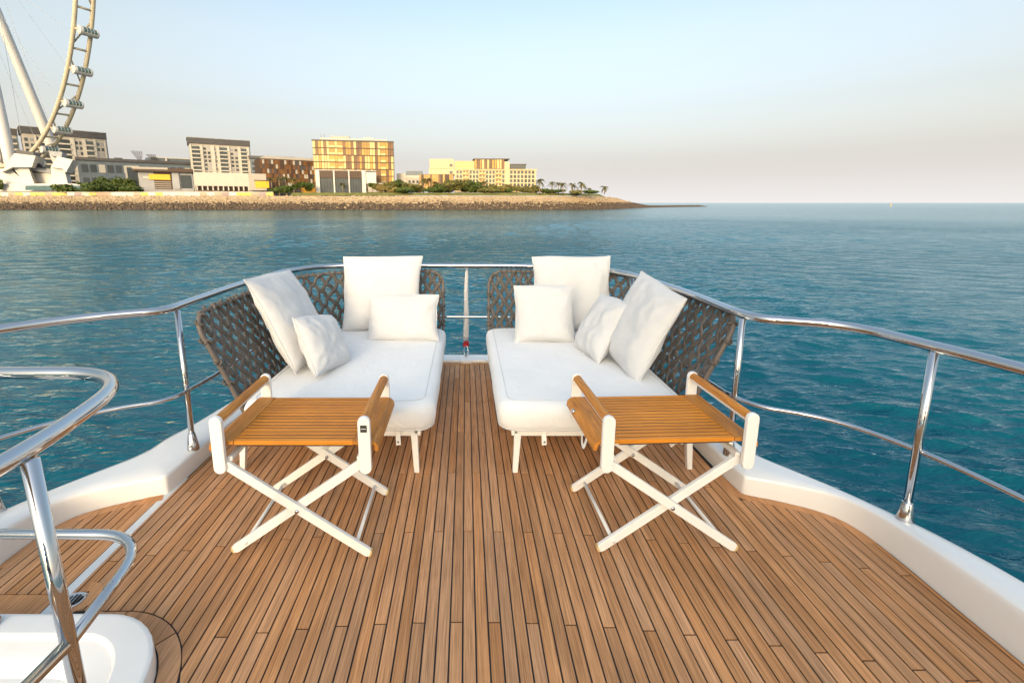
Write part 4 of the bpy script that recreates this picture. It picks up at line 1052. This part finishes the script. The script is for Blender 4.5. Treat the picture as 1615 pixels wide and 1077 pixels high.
slab('drive_unit', [(46,262),(62,258),(68,264),(66,272),(50,272)], 332, 8, 'dark_trim')
slab('access_bridge', [(44,262),(80,268),(80,274),(44,268)], 331, 3, 'grey_panel')
slab('glass_screen', [(40,293),(140,293),(140,300),(40,300)], 320, .5, 'glass_green')

# ------------------------------------------------------------------ planting
def crown_mesh(name, mat, rx, rz, n, size, seed, lumps=7):
    rnd = random.Random(seed); m = MB()
    ls = [(Vector((rnd.gauss(0,.42)*rx, rnd.gauss(0,.42)*rx, rnd.uniform(-.35,.5)*rz)), rnd.uniform(.38,.62)) for _ in range(lumps)]
    for i in range(n):
        c, r = rnd.choice(ls); d = Vector((rnd.gauss(0,1), rnd.gauss(0,1), rnd.gauss(0,1))).normalized() * rnd.uniform(.55,1.0)
        p = c + Vector((d.x*rx*r, d.y*rx*r, d.z*rz*r)); a = Vector((rnd.gauss(0,1), rnd.gauss(0,1), rnd.gauss(0,.8))).normalized(); b_ = a.orthogonal().normalized(); s = size*rnd.uniform(.6,1.4)
        m.add([p - a*s, p + b_*s*.6, p + a*s, p - b_*s*.6], [(0,1,2,3)])
    return m.mesh(name, mat, fix=False)
def ground_z(x): return (CREST + 1.6 if x > -118 else CREST + .3) if x < 105 else crest(Vector((x,0,0))) + .2
def tree(name, label, px, pyT, D, wpx, mat, seed, group, trunk=.35, cat='tree', cb=None):
    b0 = at(px, 306, D); sc_ = D / 720; gz = ground_z(b0.x); top = at(px, pyT - 2.5, D).z; h = top - gz; rx = wpx*1.4*sc_/2
    root = empty(name, (b0.x, D, gz)); tag(root, label, cat, group)
    th = h*trunk; rz = (h - th)/2 * 1.05
    c = link('crown', crown_mesh('crown', mat, rx, rz, int(420 + 90*rx), .55 + rx*.03, seed), root); c.location = (0,0,th + rz*.92)
    t_ = MB().tube([(0,0,-.3), (.1,0,th*.6), (0,.1,th + rz*.7)], [max(.12,h*.03), max(.1,h*.022), .08], 6)
    for q in range(3): a = seed + q*2.1; t_.tube([(0,0,th*.7), (math.cos(a)*rx*.4, math.sin(a)*rx*.4, th + rz*.8)], [.1,.05], 5)
    t_.build('trunk', 'bark', root); return root
def palm(px, pyT, D, label, seed, s=1.0, mat='leaf_palm'):
    s *= 1.3; pyT -= 2
    b0 = at(px, 308, D); gz = ground_z(b0.x); top = at(px, pyT, D).z; h = top - gz - 1.0*s; rnd = random.Random(seed)
    root = empty('palm_tree', (b0.x, D, gz)); tag(root, label, 'palm tree', 'palm trees on the island')
    lean = rnd.uniform(-.5,.5)
    MB().tube([(0,0,-.3), (lean*.4,0,h*.5), (lean,0,h)], [.32*s,.22*s,.2*s], 7).build('trunk', 'bark', root, smooth=True)
    m = MB(); nf = 22
    for i in range(nf):
        az = 2*math.pi*i/nf*2.39 + rnd.random(); el = rnd.uniform(-.35, 1.25); ln = rnd.uniform(2.6,3.5)*s; d = Vector((math.cos(az), math.sin(az), 0)); pts = []
        for k in range(7): t = k/6; pts.append(Vector((lean,0,h)) + d*(ln*t*math.cos(el*.8)) + Vector((0,0, ln*(math.sin(el)*t - .75*t*t))))
        side = Vector((-d.y, d.x, 0))
        for k in range(6):
            for sg in (-1, 1):
                a, b_ = pts[k], pts[k+1]; wl = .62*s*(1 - abs(k/5 - .4)*.9); c_ = (a+b_)/2 + side*sg*wl - Vector((0,0,.32*s)) + d*.2
                m.add([a, b_, c_], [(0,1,2)])
    link('crown', m.mesh('crown', mat, fix=False), root); return root
PG = [(851,284,315,1.15,'tall palm nearest the right corner of the white resort'),(870,288,322,.9,'palm second from the resort in the shore row, slim crown'),(880,289,330,.9,'palm with fuller crown, third along the shore row'),
      (888,290,318,1.0,'fourth palm in the shore row, leaning crown'),(903,290,324,1.05,'fifth palm in the shore row with broad crown'),(917,288,318,1.1,'sixth palm, tallest towards the end of the lawn'),(928,298,322,.7,'short palm before the last gap in the row'),
      (953,295,330,1.05,'lone palm at the far right end of the island'),(668,283,330,1.1,'palm before the gold wing of the white resort, leftmost'),(677,282,334,1.1,'tall palm before the gold wing of the resort'),
      (686,288,326,.95,'palm right of the tall pair before the gold wing'),(702,291,322,.9,'short palm by the round green bush'),(762,287,328,1.05,'golden palm in front of the resort balconies'),(800,292,326,.9,'palm standing behind the pergola'),
      (828,294,324,.95,'palm between the pergola and the resort corner'),(430,282,345,1.0,'left palm of the group before the brown hotel'),(441,280,345,1.05,'second palm before the brown hotel'),(453,280,350,1.05,'third palm before the brown hotel'),(464,282,345,1.0,'right palm of the group before the brown hotel'),
      (541,290,338,.9,'palm inside the glazed pavilion front'),(595,293,336,.8,'small palm by the garden wall of the pavilion')]
for i, (px, py, D, s, lab) in enumerate(PG): palm(px, py, D, lab, 40 + i, s)
TG = [('round_bush',451,294,316,28,'leaf_green',.05,'wide dark green bush at the end of the hoarding'),('small_tree',478,289,330,16,'leaf_green',.3,'small dark tree left of the glazed pavilion'),('round_bush',492,291,334,12,'leaf_green',.2,'dark bush against the glazed pavilion corner'),
      ('small_tree',588,291,336,12,'leaf_green',.35,'clipped round tree right of the glazed pavilion'),('broad_tree',612,288,326,24,'leaf_olive',.2,'olive tree right of the pavilion garden wall'),('broad_tree',630,287,330,22,'leaf_green',.2,'green tree in the middle of the grove right of the golden hotel'),
      ('round_bush',622,297,318,20,'leaf_dry',.1,'pale dry shrub at the front of the grove'),('broad_tree',650,290,322,24,'leaf_olive',.2,'olive tree at the right of the grove before the villa'),('round_bush',640,298,314,26,'leaf_green',.05,'low green bush at the grove edge'),
      ('round_bush',687,299,316,20,'leaf_green',.15,'bright round green bush before the gold wing'),('broad_tree',724,285,320,26,'leaf_olive',.35,'large olive tree before the white resort, left of pair'),('broad_tree',743,287,322,24,'leaf_green',.3,'large green tree before the white resort, right of pair'),
      ('round_bush',770,299,318,26,'leaf_olive',.1,'low olive shrub before the resort balconies'),('small_tree',782,296,324,16,'leaf_olive',.25,'small tree left of the pergola'),('round_bush',838,300,322,20,'leaf_olive',.1,'shrub at the right foot of the resort'),
      ('round_bush',875,302,324,22,'leaf_green',.05,'dark bush under the shore palms'),('round_bush',908,303,324,20,'leaf_olive',.05,'olive bush under the fifth palm'),('round_bush',934,303,322,20,'leaf_green',.05,'green bush at the end of the lawn'),
      ('round_bush',858,300,322,12,'leaf_green',.1,'upright bush right of the tallest resort palm'),('round_bush',140,285,335,18,'leaf_green',.1,'green bush at the right of the boarding platform'),('round_bush',166,282,338,22,'leaf_green',.1,'rounded green tree before the slate mall'),
      ('round_bush',190,281,338,24,'leaf_green',.1,'darkest broad bush before the slate mall'),('round_bush',208,284,336,18,'leaf_green',.1,'green bush left of the shore pavilion'),('round_bush',-2,281,320,10,'leaf_green',.1,'bush at the very left edge by the platform'),
      ('low_hedge',105,294,319,34,'leaf_green',.02,'low hedge at the platform foot, left end'),('low_hedge',172,292,321,44,'leaf_green',.02,'low hedge in front of the slate mall bushes'),('low_hedge',212,294,320,24,'leaf_green',.02,'low hedge ending at the shore pavilion')]
for i, (nm, px, py, D, wpx, mat, tr, lab) in enumerate(TG): tree(nm, lab, px, py, D, wpx, mat, 90 + i, 'trees and bushes on the island', tr, 'tree' if 'tree' in nm else ('hedge' if 'hedge' in nm else 'bush'))
for i in range(30):
    px = rb.uniform(598, 668) if i < 10 else rb.uniform(690, 848)
    tree('garden_shrub', 'olive green garden shrub in the dense planting between the hotels and the shore', px, rb.uniform(292, 299), rb.uniform(318, 336), rb.uniform(10, 20), rb.choice(['leaf_green', 'leaf_olive', 'leaf_olive', 'leaf_dry']), 300 + i, 'garden shrubs before the hotels', .12, 'shrub')
# marker buoy on the open water
bu = at(1404.5, 324.5, 700); by = empty('marker_buoy', (bu.x, 700, WZ)); tag(by, 'small yellow marker buoy floating far out on the right', 'buoy')
MB().lathe((0,0,0), [(.3,-.6),(1.2,-.4),(1.3,.3),(1.0,.6),(.3,.7)], 12).build('float', 'sign_yellow', by, smooth=True)
MB().tube([(0,0,.6),(0,0,3.0)], [.35,.2], 8).build('mast', 'sign_yellow', by); MB().bar((-.7,0,3.1),(.7,0,3.7), .25,.25).bar((-.7,0,3.7),(.7,0,3.1), .25,.25).build('topmark', 'sign_yellow', by)
for o in list(bpy.data.objects):
    if 'w' in o.keys(): del o['w']
